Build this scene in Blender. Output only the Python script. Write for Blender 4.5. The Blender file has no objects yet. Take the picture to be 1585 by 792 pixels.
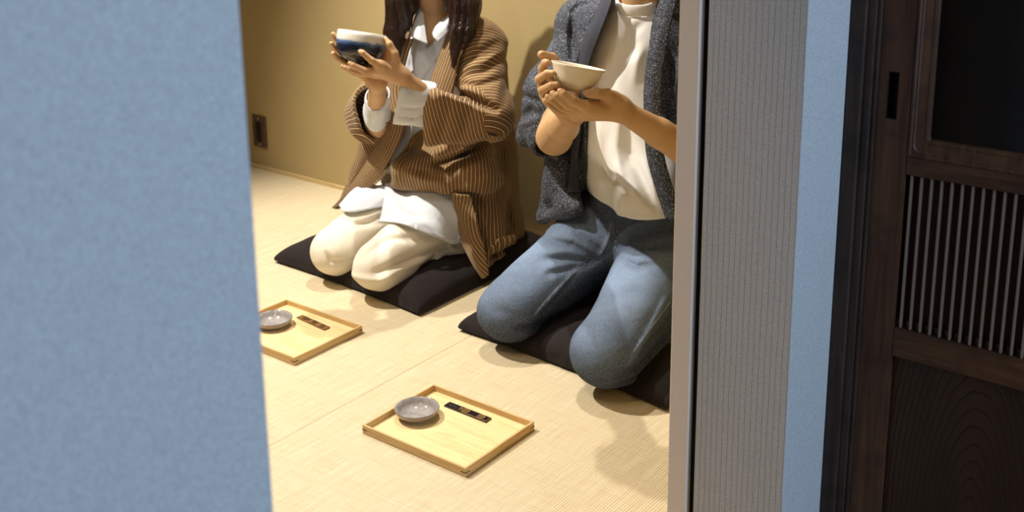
import bpy, bmesh, math, random
import numpy as np
from mathutils import Vector, Matrix

# ------------------------------------------------------------------ camera, world, light, exposure
SC = bpy.context.scene
COL = SC.collection
FPX, PX, PY, CAMH = 1733.0, 865.0, 160.0, 1.15
PITCH = math.atan(420 / 1733.0)
cF = np.array([-.5855, .8107, 0.]); cR = np.array([.8107, .5855, 0.])
cC = np.array([0, 0, CAMH]); _c, _s = math.cos(PITCH), math.sin(PITCH)

cam = bpy.data.cameras.new('camera')
cam_o = bpy.data.objects.new('camera', cam); COL.objects.link(cam_o)
cam.sensor_width = 36; cam.sensor_fit = 'HORIZONTAL'
cam.lens = FPX * 36 / 1585
cam.shift_x = -(PX - 792.5) / 1585; cam.shift_y = -(396 - PY) / 1585
cam.clip_start = .02
cam_o.location = cC
cam_o.rotation_euler = (math.pi / 2 - PITCH, 0, math.atan2(.5855, .8107))
cam.dof.use_dof = True; cam.dof.focus_distance = 1.95; cam.dof.aperture_fstop = 6.7
SC.camera = cam_o

SC.view_settings.view_transform = 'Standard'; SC.view_settings.look = 'None'
SC.view_settings.gamma = 1; SC.view_settings.use_curve_mapping = False
SC.view_settings.exposure = 0.0

world = bpy.data.worlds.new('world'); SC.world = world; world.use_nodes = True
bg = world.node_tree.nodes['Background']
bg.inputs[0].default_value = (.75, .80, 1.0, 1); bg.inputs[1].default_value = .05

def lamp_area(name, loc, target, size, power, color, size_y=None, spread=180):
    l = bpy.data.lights.new(name, 'AREA'); l.energy = power; l.color = color
    l.size = size; l.spread = math.radians(spread)
    if size_y: l.shape = 'RECTANGLE'; l.size_y = size_y
    o = bpy.data.objects.new(name, l); COL.objects.link(o); o.location = loc
    o.rotation_euler = (Vector(target) - Vector(loc)).to_track_quat('-Z', 'Y').to_euler()
    return o
def lamp_spot(name, loc, target, power, color, angle=80, blend=.5, radius=.03):
    l = bpy.data.lights.new(name, 'SPOT'); l.energy = power; l.color = color
    l.spot_size = math.radians(angle); l.spot_blend = blend; l.shadow_soft_size = radius
    o = bpy.data.objects.new(name, l); COL.objects.link(o); o.location = loc
    o.rotation_euler = (Vector(target) - Vector(loc)).to_track_quat('-Z', 'Y').to_euler()
    return o
WARM = (1, .82, .58); WARM2 = (1, .945, .85); BLUE = (.50, .72, 1.0); NEUT=(.93, .95, 1.0)
# daylight from the entrance behind the camera, on the corridor side
lamp_area('daylight', (1.5, .80, 1.4), (-.6, .85, .8), 1.0, 38, BLUE, 1.7)
lamp_area('sky_light', (1.7, -.9, 1.9), (-1.7, 1.6, .2), 1.0, 6, BLUE, 1.0)
lamp_area('corridor_light', (-.1, -1.6, 1.7), (-.4, 1.3, .8), .9, 1.6, (1, .72, .54), .9)
# ceiling spots of the tea room
lamp_spot('ceiling_spot', (-2.00, 2.22, 2.25), (-1.80, 1.70, 0), 115, WARM2, 72, .6, .022)
lamp_spot('ceiling_spot', (-2.75, 1.25, 2.25), (-1.8, 1.85, .2), 280, WARM2, 72, .7, .022)
lamp_spot('ceiling_spot', (-1.75, .85, 2.25), (-1.6, 1.9, .2), 18, WARM2, 95, .6, .022)
lamp_spot('ceiling_spot', (-1.45, .55, 2.25), (-1.25, 1.25, 0), 30, (1, .72, .42), 62, .6, .022)
lamp_area('room_bounce', (-2.0, .9, 2.2), (-2.0, 1.4, 0), 1.6, 1.2, WARM, 1.6)

# ------------------------------------------------------------------ helpers
def ray(u, v):
    x = u - PX; w = v - PY
    return cR * x + cF * (FPX * _c - w * _s) - np.array([0, 0, 1.]) * (FPX * _s + w * _c)
def P(u, v, X=None, Y=None, Z=None):
    """the point of the plane X=, Y= or Z= that shows at (u, v)"""
    d = ray(u, v)
    t = (X - cC[0]) / d[0] if X is not None else (Y - cC[1]) / d[1] if Y is not None else (Z - cC[2]) / d[2]
    return cC + d * t
def lin(c):
    return tuple(((x / 12.92) if x <= .04045 else ((x + .055) / 1.055) ** 2.4) for x in c)
def rgb(r, g, b): return lin((r / 255, g / 255, b / 255)) + (1,)

def tag(o, label=None, cat=None, group=None, kind=None):
    if label: o['label'] = label
    if cat: o['category'] = cat
    if group: o['group'] = group
    if kind: o['kind'] = kind
    return o
def empty(name, loc, rz=0):
    o = bpy.data.objects.new(name, None); COL.objects.link(o); o.location = loc; o.rotation_euler = (0, 0, rz)
    o.empty_display_size = .05
    return o
def link(name, me, mat=None, parent=None, keep_world=True):
    o = bpy.data.objects.new(name, me); COL.objects.link(o)
    if mat: me.materials.append(mat)
    if parent is not None:
        o.parent = parent
        if keep_world:
            q = parent; L = Matrix.Identity(4)
            while q is not None:
                L = Matrix.LocRotScale(q.location, q.rotation_euler, q.scale) @ L; q = q.parent
            me.transform(L.inverted())
    return o
def bm_obj(name, bm, mat=None, parent=None, smooth=False, keep_world=True):
    me = bpy.data.meshes.new(name)
    bmesh.ops.recalc_face_normals(bm, faces=bm.faces)
    bm.to_mesh(me); bm.free()
    if smooth:
        me.polygons.foreach_set('use_smooth', [True] * len(me.polygons))
    return link(name, me, mat, parent, keep_world)
def add_box(bm, lo, hi, bevel=0, seg=2):
    lo = Vector(lo); hi = Vector(hi)
    vs = [bm.verts.new((x, y, z)) for x in (lo.x, hi.x) for y in (lo.y, hi.y) for z in (lo.z, hi.z)]
    F = [(0, 1, 3, 2), (4, 6, 7, 5), (0, 4, 5, 1), (2, 3, 7, 6), (0, 2, 6, 4), (1, 5, 7, 3)]
    fs = [bm.faces.new([vs[i] for i in f]) for f in F]
    if bevel:
        es = list({e for f in fs for e in f.edges})
        bmesh.ops.bevel(bm, geom=es, offset=bevel, segments=seg, affect='EDGES', profile=.5)
def box(name, lo, hi, mat, parent=None, bevel=0, keep_world=True):
    bm = bmesh.new(); add_box(bm, lo, hi, bevel); return bm_obj(name, bm, mat, parent, keep_world=keep_world)
def add_prism(bm, poly, axis, a, b):
    """poly: 2-D points, extruded along axis (0,1,2) from a to b"""
    def mk(p, t):
        q = [0, 0, 0]; o = [i for i in range(3) if i != axis]; q[o[0]], q[o[1]] = p; q[axis] = t; return q
    A = [bm.verts.new(mk(p, a)) for p in poly]; B = [bm.verts.new(mk(p, b)) for p in poly]
    bm.faces.new(A); bm.faces.new(B[::-1]); n = len(poly)
    for i in range(n): bm.faces.new((A[i], A[(i + 1) % n], B[(i + 1) % n], B[i]))
def lathe(name, prof, mat, parent=None, seg=64, loc=(0, 0, 0), rot=None, wob=0, keep_world=True, smooth=True):
    bm = bmesh.new(); rings = []
    for r, z in prof:
        if r < 1e-6: rings.append([bm.verts.new((0, 0, z))]); continue
        rings.append([bm.verts.new((r * (1 + wob * math.sin(3 * a + z * 60) + wob * .6 * math.sin(5 * a + 1)) * math.cos(a),
                                    r * (1 + wob * math.sin(3 * a + z * 60) + wob * .6 * math.sin(5 * a + 1)) * math.sin(a), z))
                      for a in [2 * math.pi * i / seg for i in range(seg)]])
    for A, B in zip(rings, rings[1:]):
        for i in range(seg):
            j = (i + 1) % seg
            if len(A) == 1: bm.faces.new((A[0], B[i], B[j]))
            elif len(B) == 1: bm.faces.new((A[i], A[j], B[0]))
            else: bm.faces.new((A[i], A[j], B[j], B[i]))
    M = Matrix.Translation(loc) @ (rot.to_4x4() if rot is not None else Matrix.Identity(4))
    bmesh.ops.transform(bm, matrix=M, verts=bm.verts)
    return bm_obj(name, bm, mat, parent, smooth=smooth, keep_world=keep_world)

# ------------------------------------------------------------------ materials
class NT:
    def __init__(s, name):
        s.m = bpy.data.materials.new(name); s.m.use_nodes = True
        s.n = s.m.node_tree.nodes; s.l = s.m.node_tree.links; s.b = s.n['Principled BSDF']
        s.tc = None
    def node(s, t, **k):
        n = s.n.new(t)
        for a, v in k.items(): setattr(n, a, v)
        return n
    def put(s, sock, v):
        if hasattr(v, 'is_output') or isinstance(v, bpy.types.NodeSocket): s.l.new(v, sock)
        else: sock.default_value = v
    def coord(s, which='Object', scale=(1, 1, 1), rot=(0, 0, 0), loc=(0, 0, 0)):
        if s.tc is None: s.tc = s.node('ShaderNodeTexCoord')
        mp = s.node('ShaderNodeMapping'); s.l.new(s.tc.outputs[which], mp.inputs[0])
        mp.inputs['Scale'].default_value = scale; mp.inputs['Rotation'].default_value = rot; mp.inputs['Location'].default_value = loc
        return mp.outputs[0]
    def noise(s, co, scale, detail=4, rough=.55, dist=0, out=0):
        n = s.node('ShaderNodeTexNoise'); s.l.new(co, n.inputs['Vector'])
        n.inputs['Scale'].default_value = scale; n.inputs['Detail'].default_value = detail
        n.inputs['Roughness'].default_value = rough; n.inputs['Distortion'].default_value = dist
        return n.outputs[out]
    def wave(s, co, scale, axis='X', dist=0, det=2, dscale=1, prof='SIN', kind='BANDS'):
        n = s.node('ShaderNodeTexWave', wave_type=kind, wave_profile=prof)
        if kind == 'BANDS': n.bands_direction = axis
        s.l.new(co, n.inputs['Vector']); n.inputs['Scale'].default_value = scale
        n.inputs['Distortion'].default_value = dist; n.inputs['Detail'].default_value = det; n.inputs['Detail Scale'].default_value = dscale
        return n.outputs['Fac']
    def ramp(s, f, pts, interp='LINEAR'):
        n = s.node('ShaderNodeValToRGB'); n.color_ramp.interpolation = interp
        e = n.color_ramp.elements
        while len(e) < len(pts): e.new(.5)
        for i, (p, c) in enumerate(pts): e[i].position = p; e[i].color = c
        s.put(n.inputs[0], f); return n.outputs[0]
    def mix(s, f, a, b, blend='MIX'):
        n = s.node('ShaderNodeMix', data_type='RGBA', blend_type=blend)
        s.put(n.inputs[0], f); s.put(n.inputs[6], a); s.put(n.inputs[7], b); return n.outputs[2]
    def math(s, op, a, b=None, c=None, clamp=False):
        n = s.node('ShaderNodeMath', operation=op, use_clamp=clamp)
        s.put(n.inputs[0], a)
        if b is not None: s.put(n.inputs[1], b)
        if c is not None: s.put(n.inputs[2], c)
        return n.outputs[0]
    def attr(s, name, out='Fac'):
        n = s.node('ShaderNodeAttribute'); n.attribute_name = name; return n.outputs[out]
    def bump(s, h, strength=.3, dist=.01, normal=None):
        n = s.node('ShaderNodeBump'); s.put(n.inputs['Height'], h)
        n.inputs['Strength'].default_value = strength; n.inputs['Distance'].default_value = dist
        if normal is not None: s.l.new(normal, n.inputs['Normal'])
        s.l.new(n.outputs[0], s.b.inputs['Normal']); return n.outputs[0]
    def base(s, c, rough=.7, spec=.3, metal=0):
        s.put(s.b.inputs['Base Color'], c); s.put(s.b.inputs['Roughness'], rough)
        s.put(s.b.inputs['Specular IOR Level'], spec); s.put(s.b.inputs['Metallic'], metal)

def m_plaster():
    t = NT('ochre_plaster'); co = t.coord()
    n = t.noise(co, 3, 3); f = t.noise(co, 420, 3, .7)
    c = t.ramp(n, [(.3, rgb(178, 158, 112)), (.7, rgb(186, 165, 118))])
    c = t.mix(t.ramp(f, [(.35, (0, 0, 0, 1)), (.65, (1, 1, 1, 1))]), t.mix(.12, c, rgb(140, 110, 70)), c)
    t.base(c, .95, .1); t.bump(f, .35, .002); return t.m
def m_wallpaper():
    t = NT('ribbed_wallpaper'); co = t.coord()
    fine = t.noise(co, 560, 3, .7)
    warp = t.noise(t.coord(scale=(1, 1, 3)), 6, 2)
    co2 = t.node('ShaderNodeVectorMath', operation='ADD'); t.l.new(t.coord(), co2.inputs[0])
    sc = t.node('ShaderNodeVectorMath', operation='SCALE'); t.l.new(t.noise(t.coord(scale=(1, 1, .4)), 30, 2, out=1), sc.inputs[0]); sc.inputs['Scale'].default_value = .0035
    t.l.new(sc.outputs[0], co2.inputs[1])
    rib = t.wave(co2.outputs[0], 37, 'X')
    rib = t.ramp(rib, [(.0, (0, 0, 0, 1)), (.03, (1, 1, 1, 1))])
    h = t.math('ADD', t.math('MULTIPLY', fine, .55), t.math('MULTIPLY', rib, .8))
    c = t.mix(t.ramp(fine, [(.36, (0, 0, 0, 1)), (.64, (1, 1, 1, 1))]), rgb(180, 176, 174), rgb(212, 209, 207))
    c = t.mix(t.math('MULTIPLY', t.math('SUBTRACT', 1, rib), .5), c, rgb(90, 86, 84))
    t.base(c, .9, .15); t.bump(h, .8, .0013); return t.m
def m_tatami():
    t = NT('tatami_rush'); co = t.coord()
    # rushes run one way, the cotton warps cross them
    wv = t.wave(t.coord(), 57, 'X', .35, 2, 3)
    wf = t.wave(t.coord(scale=(1, 1, 1)), 92, 'Y', 1.2, 2, 2)
    streak = t.noise(t.coord(scale=(260, 9, 1)), 1, 3, .6)
    streak2 = t.noise(t.coord(scale=(12, 180, 1)), 1, 3, .6)
    fine = t.noise(co, 700, 3, .7); big = t.noise(co, 2.2, 2)
    c = t.ramp(streak, [(.25, rgb(208, 192, 156)), (.55, rgb(224, 210, 178)), (.8, rgb(238, 226, 198))])
    c = t.mix(t.math('MULTIPLY', t.ramp(streak2, [(.45, (0, 0, 0, 1)), (.75, (1, 1, 1, 1))]), .35), c, rgb(196, 170, 120))
    c = t.mix(t.math('MULTIPLY', fine, .22), c, rgb(170, 140, 96))
    c = t.mix(t.math('MULTIPLY', t.math('SUBTRACT', 1, wv), .16), c, rgb(160, 125, 75))
    t.base(c, .62, .3)
    h = t.math('ADD', t.math('MULTIPLY', wv, 1.0), t.math('ADD', t.math('MULTIPLY', wf, .25), t.math('MULTIPLY', streak2, .5)))
    t.bump(h, .55, .0012); return t.m
def m_pale_wood(name, c1, c2, rough=.5, axis=0, s=1):
    t = NT(name)
    sc = [60 * s, 60 * s, 60 * s]; sc[axis] = 5 * s
    n = t.noise(t.coord(scale=sc), 1, 4, .6, .6); n2 = t.noise(t.coord(scale=[v * 4 for v in sc]), 1, 2)
    c = t.ramp(n, [(.3, c1), (.5, c2), (.62, c1), (.75, c2)])
    c = t.mix(t.math('MULTIPLY', n2, .25), c, c1)
    t.base(c, rough, .35); t.bump(n2, .12, .0006); return t.m
def m_dark_wood(name, c1, c2, rough=.45, axis=2, spec=.35, s=1):
    t = NT(name)
    sc = [70 * s, 70 * s, 70 * s]; sc[axis] = 4 * s
    n = t.noise(t.coord(scale=sc), 1, 4, .65, .8); st = t.noise(t.coord(), 14, 4, .6)
    c = t.ramp(n, [(.3, c1), (.7, c2)])
    c = t.mix(t.ramp(st, [(.5, (0, 0, 0, 1)), (.72, (.7, .7, .7, 1))]), c, tuple(x * .45 for x in c1[:3]) + (1,))
    t.base(c, rough, spec); t.bump(n, .25, .001); return t.m
def m_plain(name, c, rough=.6, spec=.3, metal=0, bs=0, bump=.0, var=.12):
    t = NT(name); co = t.coord()
    n = t.noise(co, bs or 60, 3)
    d = tuple(x * (1 - var) for x in c[:3]) + (1,)
    t.base(t.mix(n, d, c), rough, spec, metal)
    if bump: t.bump(n, bump, .002)
    return t.m
# ------------------------------------------------------------------ the setting
M_PLASTER = m_plaster(); M_PAPER = m_wallpaper(); M_TATAMI = m_tatami()
M_JAMB = m_plain('jamb_laminate', rgb(240, 222, 206), .5, .4, bs=30, var=.05)
M_TRIMW = m_pale_wood('skirting_wood', rgb(196, 168, 116), rgb(214, 188, 138), .5)
M_POST = m_dark_wood('black_brown_post', rgb(40, 27, 20), rgb(70, 50, 40), .65)
M_DOOR = m_dark_wood('old_brown_door_wood', rgb(54, 30, 18), rgb(94, 60, 38), .55)
M_DOORH = m_dark_wood('old_brown_rail_wood', rgb(54, 30, 18), rgb(94, 60, 38), .55, axis=0)
M_CEIL = m_plain('ceiling_board', rgb(196, 180, 150), .8, var=.05)
M_STONE = m_plain('corridor_floor', rgb(96, 86, 78), .7, bs=20)
M_DARK = m_plain('dark_recess', rgb(14, 12, 12), .7, .2)

XI, XO = -.733, -.551          # inner and outer face of the doorway wall
YL, YR = .433, 1.289           # its opening
YB = 2.449                     # back wall
ZF = -.12                      # corridor floor
def struct(o): o['kind'] = 'structure'; return o
# tatami: two mats meeting in a seam under the room
def mat_slab(x0, x1, y0, y1):
    bm = bmesh.new(); add_box(bm, (x0, y0, -.05), (x1, y1, 0), .0022, 3); return bm_obj('floor', bm, M_TATAMI)
SEAM = -1.5905
struct(mat_slab(-4.0, SEAM - .0003, -1.2, YB)); struct(mat_slab(SEAM + .0003, XI + .02, -1.2, YB))
struct(box('floor', (XI + .02, YL - .6, -.05), (XO + .01, 1.441, 0), M_TRIMW))
struct(box('floor', (XO + .01, -3.2, ZF - .05), (3.2, 1.5, ZF), M_STONE))
struct(box('wall_back', (-4.1, YB, -.05), (XI + .3, YB + .1, 2.4), M_PLASTER))
struct(box('wall_left', (-4.1, -1.3, -.05), (-4.0, YB, 2.4), M_PLASTER))
struct(box('wall_front', (-4.0, -1.3, -.05), (XI, -1.2, 2.4), M_PLASTER))
struct(box('ceiling', (-4.1, -1.3, 2.35), (XI + .3, YB + .1, 2.45), M_CEIL))
bm = bmesh.new(); add_prism(bm, [(-4.0, 0), (XI, 0), (XI, .012), (-4.0, .012)], 1, YB - .0001, YB - .009)
struct(bm_obj('baseboard_back', bm, M_TRIMW))
# doorway wall near the camera
struct(box('wall_left', (XI, -1.2, -.05), (XO, YL, 2.4), M_PAPER, bevel=.002))
# wall right of the opening: room skin, then the papered end facing the opening
bm = bmesh.new(); add_box(bm, (-.690, YR, -.05), (XO, 1.441, 2.4), .002)
struct(bm_obj('wall_right', bm, M_PAPER))
struct(box('wall_right', (XI + .006, YR + .06, -.05), (-.690, YB, 2.4), M_PLASTER))
# pale jamb post with a slot between it and the paper
bm = bmesh.new(); add_box(bm, (XI, YR - .001, -.0), (-.7010, YR + .062, 2.35), .0018, 3)
struct(bm_obj('trim_1', bm, M_JAMB))
for k, (v0, v1) in enumerate([(-.0285, 0.937), (-.0215, .927)]):
    pass
bm = bmesh.new(); add_box(bm, (-.7008, YR + .010, -.0), (-.6905, YR + .06, 2.35))
struct(bm_obj('trim_2', bm, M_DARK))
struct(box('wall_lintel', (XI, YL, 2.0), (XO, YR, 2.4), M_PAPER)).name = 'trim_3'

# dark post beside the papered wall
bm = bmesh.new()
add_box(bm, (XO + .0005, 1.425, ZF), (-.528, 1.50, 2.4), .0025, 3)
add_box(bm, (-.5285, 1.431, ZF), (-.517, 1.50, 2.4), .0015, 2)
add_box(bm, (-.5165, 1.436, ZF), (-.5115, 1.50, 2.4), .001, 2)
struct(bm_obj('trim_4', bm, M_POST))
box_ = struct(box('wall_back', (XO, 1.50, ZF), (3.2, 1.56, 2.4), M_DARK)); box_.name = 'wall_behind_door'
struct(box('ceiling', (XI, -3.2, 2.4), (.4, 1.5, 2.45), M_CEIL))

# old sliding door
def glass_mat():
    t = NT('frosted_dark_glass'); co = t.coord()
    n = t.noise(co, 380, 3, .8); v = t.node('ShaderNodeTexVoronoi'); t.l.new(co, v.inputs['Vector']); v.inputs['Scale'].default_value = 330
    t.base(rgb(3, 3, 4), .09, .35)
    t.bump(t.math('ADD', t.math('MULTIPLY', n, .05), t.ramp(v.outputs['Distance'], [(0, (0, 0, 0, 1)), (.14, (1, 1, 1, 1))])), 1.0, .0012); return t.m
M_GLASS = glass_mat()
door = empty('door_1', (-.05, 1.445, ZF)); struct(door)
DX0, DX1 = -.511, .42
dw = M_DOOR
def dbox(name, lo, hi, mat=dw, bevel=.0015, par=door): 
    bm = bmesh.new(); add_box(bm, lo, hi, bevel, 2); return bm_obj(name, bm, mat, par)
# left stile with the slot of the finger pull
bm = bmesh.new()
px0, px1, pz0, pz1 = -.4975, -.4835, .776, .8405
for lo, hi in (((DX0, 1.441, ZF + .01), (px0, 1.470, 2.0)), ((px1, 1.441, ZF + .01), (-.4665, 1.470, 2.0)),
               ((px0, 1.441, ZF + .01), (px1, 1.470, pz0)), ((px0, 1.441, pz1), (px1, 1.470, 2.0)), ((px0, 1.456, pz0), (px1, 1.470, pz1))):
    add_box(bm, lo, hi)
stile = bm_obj('stile', bm, dw, door)
bm = bmesh.new(); add_box(bm, (px0 + .0002, 1.4545, pz0 + .0002), (px1 - .0002, 1.4559, pz1 - .0002))
for a, b in (((px0, 1.4405, pz0), (px0 + .0012, 1.4552, pz1)), ((px1 - .0012, 1.4405, pz0), (px1, 1.4552, pz1)),
             ((px0, 1.4405, pz0), (px1, 1.4552, pz0 + .0012)), ((px0, 1.4405, pz1 - .0012), (px1, 1.4552, pz1))): add_box(bm, a, b)
pull = bm_obj('finger_pull', bm, m_plain('black_iron', rgb(16, 15, 18), .35, .5, .6), stile); tag(pull, 'black recessed finger pull')
dbox('stile', (DX1 - .045, 1.441, ZF + .01), (DX1, 1.470, 2.0))
dbox('rail', (-.4665, 1.4415, .702), (DX1 - .045, 1.469, .727), M_DOORH)
dbox('rail', (-.4665, 1.4415, .437), (DX1 - .045, 1.469, .480), M_DOORH)
dbox('rail', (-.4665, 1.4415, ZF + .01), (DX1 - .045, 1.469, ZF + .09), M_DOORH)
dbox('rail', (-.4665, 1.4415, 1.90), (DX1 - .045, 1.469, 2.0), M_DOORH)
# moulded frame of the pane with rounded corners
def ring_frame(name, x0, x1, z0, z1, prof, rad, mat, par):
    bm = bmesh.new(); loops = []
    for inset, y in prof:
        r = max(rad - inset * .4, .002) if inset > 0.006 else .0012
        pts = []
        for cx, cz, a0 in ((x1 - inset - r, z1 - inset - r, 0), (x0 + inset + r, z1 - inset - r, 90), (x0 + inset + r, z0 + inset + r, 180), (x1 - inset - r, z0 + inset + r, 270)):
            for k in range(7):
                a = math.radians(a0 + 15 * k); pts.append((cx + r * math.cos(a), y, cz + r * math.sin(a)))
        loops.append([bm.verts.new(p) for p in pts])
    n = len(loops[0])
    for A, B in zip(loops, loops[1:]):
        for i in range(n): bm.faces.new((A[i], A[(i + 1) % n], B[(i + 1) % n], B[i]))
    return bm_obj(name, bm, mat, par, smooth=False)
fx0, fx1, fz0, fz1 = -.4668, DX1 - .0448, .7265, 1.90
ring_frame('glazing_frame', fx0, fx1, fz0, fz1,
           [(0, 1.4425), (.002, 1.4405), (.0045, 1.4405), (.006, 1.4425), (.008, 1.4425), (.0095, 1.4445), (.020, 1.4475), (.0222, 1.4468), (.0252, 1.4478), (.027, 1.452), (.027, 1.462), (0, 1.462), (0, 1.4425)], .014, dw, door)
pane = dbox('pane', (fx0 + .02, 1.4535, fz0 + .02), (fx1 - .02, 1.4575, fz1 - .02), M_GLASS, 0); tag(pane, 'dark pebbled glass pane')
# lattice
lat = m_plain('worn_grey_slat', rgb(136, 116, 100), .5, .25, bs=200, var=.25)
x = -.4600; k = 0
while x < DX1 - .05 and k < 62:
    dbox('slat', (x, 1.4445, .4805), (x + .0030, 1.4535, .7020), lat, .0004)
    x += .01345; k += 1
dbox('lattice_backing', (-.4664, 1.4605, .4802), (DX1 - .0452, 1.4655, .7018), m_dark_wood('lattice_back_wood', rgb(54, 25, 17), rgb(74, 38, 26), .6))
x = -.4600 - .0055
bm = bmesh.new()
for i in range(k):
    add_box(bm, (x, 1.4500, .4805), (x + .0045, 1.4600, .4905)); x += .01345
bm_obj('spacer_row', bm, dw, door)
def panel_mat():
    t = NT('grained_panel'); co = t.coord(scale=(14, 1, 3.8), loc=(4.13, 0, -1.22))
    sub = t.coord(scale=(18, 18, 3)); nz = t.noise(sub, 1, 3)
    w = t.node('ShaderNodeTexWave', wave_type='RINGS', wave_profile='SAW'); w.rings_direction = 'Y'
    t.l.new(co, w.inputs['Vector']); w.inputs['Scale'].default_value = 3.1; w.inputs['Distortion'].default_value = 1.6; w.inputs['Detail'].default_value = 3; w.inputs['Detail Scale'].default_value = 1.4
    g = t.ramp(w.outputs['Fac'], [(0, (0, 0, 0, 1)), (.14, (1, 1, 1, 1)), (.9, (.8, .8, .8, 1)), (1, (0, 0, 0, 1))])
    c = t.mix(g, rgb(24, 12, 9), t.ramp(nz, [(.3, rgb(40, 23, 16)), (.7, rgb(56, 34, 24))]))
    t.base(c, .45, .35); t.bump(g, .4, .001); return t.m
dbox('door_panel', (-.4664, 1.452, ZF + .088), (DX1 - .0452, 1.460, .4372), panel_mat(), .0008)

# ------------------------------------------------------------------ socket
so = empty('wall_socket', (-3.051, YB, .137))
tag(so, 'dark brown wall socket plate low on the ochre wall', 'socket')
M_SOCK = m_plain('brown_plastic', rgb(92, 70, 58), .4, .4, bs=200, var=.08)
M_SOCKD = m_plain('dark_brown_plastic', rgb(40, 30, 28), .5, .3, bs=200)
box('plate', (-.034, -.008, -.056), (.034, 0, .056), M_SOCK, so, .003, keep_world=False)
box('insert', (-.013, -.0105, -.034), (.013, -.0075, .034), M_SOCKD, so, .001, keep_world=False)
for z in (-.046, .046):
    s_ = lathe('screw', [(0, 0), (.003, 0), (.0028, .001), (0, .0014)], M_TRIMW, so, 16, (0, -.008, z), Matrix.Rotation(math.pi / 2, 3, 'X'), keep_world=False)

# ------------------------------------------------------------------ trays
M_TRAY = m_pale_wood('pale_tray_wood', rgb(226, 196, 140), rgb(240, 216, 164), .5, 0, 1.2)
M_TRAYE = m_pale_wood('tray_edge_wood', rgb(196, 160, 104), rgb(216, 184, 130), .5, 0, 1)
M_TRAYY = m_pale_wood('tray_side_wood', rgb(196, 160, 104), rgb(216, 184, 130), .5, 1, 1)
M_SPLINE = m_plain('dark_spline', rgb(70, 44, 26), .6)
def make_tray(cx, cy, w=.266, d=.2085, label=''):
    t = empty('serving_tray', (cx, cy, 0)); tag(t, label, 'tray', 'pale wooden trays on the tatami')
    hw, hd, th, H = w / 2, d / 2, .0048, .0185
    box('tray_bottom', (-hw + th, -hd + th, .002), (hw - th, hd - th, .0062), M_TRAY, t, 0, False)
    for nm, lo, hi, m in (('tray_side', (-hw, -hd, 0.0006), (hw, -hd + th, H), M_TRAYE), ('tray_side', (-hw, hd - th, .0006), (hw, hd, H), M_TRAYE),
                       ('tray_side', (-hw, -hd + th, .0006), (-hw + th, hd - th, H), M_TRAYY), ('tray_side', (hw - th, -hd + th, .0006), (hw, hd - th, H), M_TRAYY)):
        box(nm, lo, hi, m, t, .0008, False)
    for sx in (-1, 1):
        for sy in (-1, 1):
            bm = bmesh.new(); e = .00025
            x0, x1 = sorted((sx * (hw + e), sx * (hw - .012))); y0, y1 = sorted((sy * (hd + e), sy * (hd - .001)))
            add_box(bm, (x0, y0, .0082), (x1, y1, .0100))
            x0, x1 = sorted((sx * (hw + e), sx * (hw - .001))); y0, y1 = sorted((sy * (hd + e), sy * (hd - .012)))
            add_box(bm, (x0, y0, .0082), (x1, y1, .0100))
            bm_obj('corner_spline', bm, M_SPLINE, t, keep_world=False)
    return t
def glaze():
    t = NT('grey_crackle_glaze'); co = t.coord()
    n = t.noise(co, 55, 4, .6); v = t.noise(co, 300, 3)
    c = t.ramp(n, [(.3, rgb(138, 134, 132)), (.6, rgb(168, 163, 160)), (.8, rgb(184, 176, 168))])
    rim = t.attr('rim'); c = t.mix(rim, c, rgb(118, 96, 76))
    t.base(c, .08, .6); t.bump(v, .05, .0005); return t.m
M_GLAZE = glaze()
def make_saucer(cx, cy, z, label):
    prof = [(0, .0034), (.020, .0038), (.030, .0066), (.036, .0118), (.0405, .0182), (.0425, .0204), (.0444, .0208), (.0452, .0192), (.0444, .0165), (.0410, .0100), (.034, .0050), (.026, .0024), (.0245, 0), (.022, 0), (.0215, .0016), (0, .0016)]
    o = lathe('small_saucer', prof, M_GLAZE, None, 72, wob=.006)
    a = o.data.attributes.new('rim', 'FLOAT', 'POINT')
    a.data.foreach_set('value', [max(0, 1 - abs((v.co.x ** 2 + v.co.y ** 2) ** .5 - .0442) / .0016) if v.co.z > .0175 else (.45 if v.co.z < .0166 and (v.co.x ** 2 + v.co.y ** 2) ** .5 > .0335 and v.co.z < .6 * ((v.co.x ** 2 + v.co.y ** 2) ** .5) ** 1 - .006 else 0) for v in o.data.vertices])
    o.location = (cx, cy, z); return tag(o, label, 'saucer', 'grey glazed saucers on the trays')
M_GOLD = m_plain('gold_lacquer', rgb(226, 184, 116), .35, .5, .4, bs=500, var=.3)
M_BLACK = m_plain('black_lacquer', rgb(28, 24, 30), .22, .6, bs=300)
M_BROWNL = m_plain('brown_lacquer', rgb(150, 112, 66), .4, .4, bs=300, var=.25)
def add_ring(bm, cx, cy, r, wdt, n, z0, z1, rot=0, squash=1):
    A = [[bm.verts.new((cx + rr * math.cos(rot + 2 * math.pi * i / n), cy + squash * rr * math.sin(rot + 2 * math.pi * i / n), zz)) for i in range(n)] for rr, zz in ((r, z0), (r, z1), (r - wdt, z1), (r - wdt, z0))]
    for k in range(4):
        for i in range(n): bm.faces.new((A[k][i], A[k][(i + 1) % n], A[(k + 1) % 4][(i + 1) % n], A[(k + 1) % 4][i]))
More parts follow.
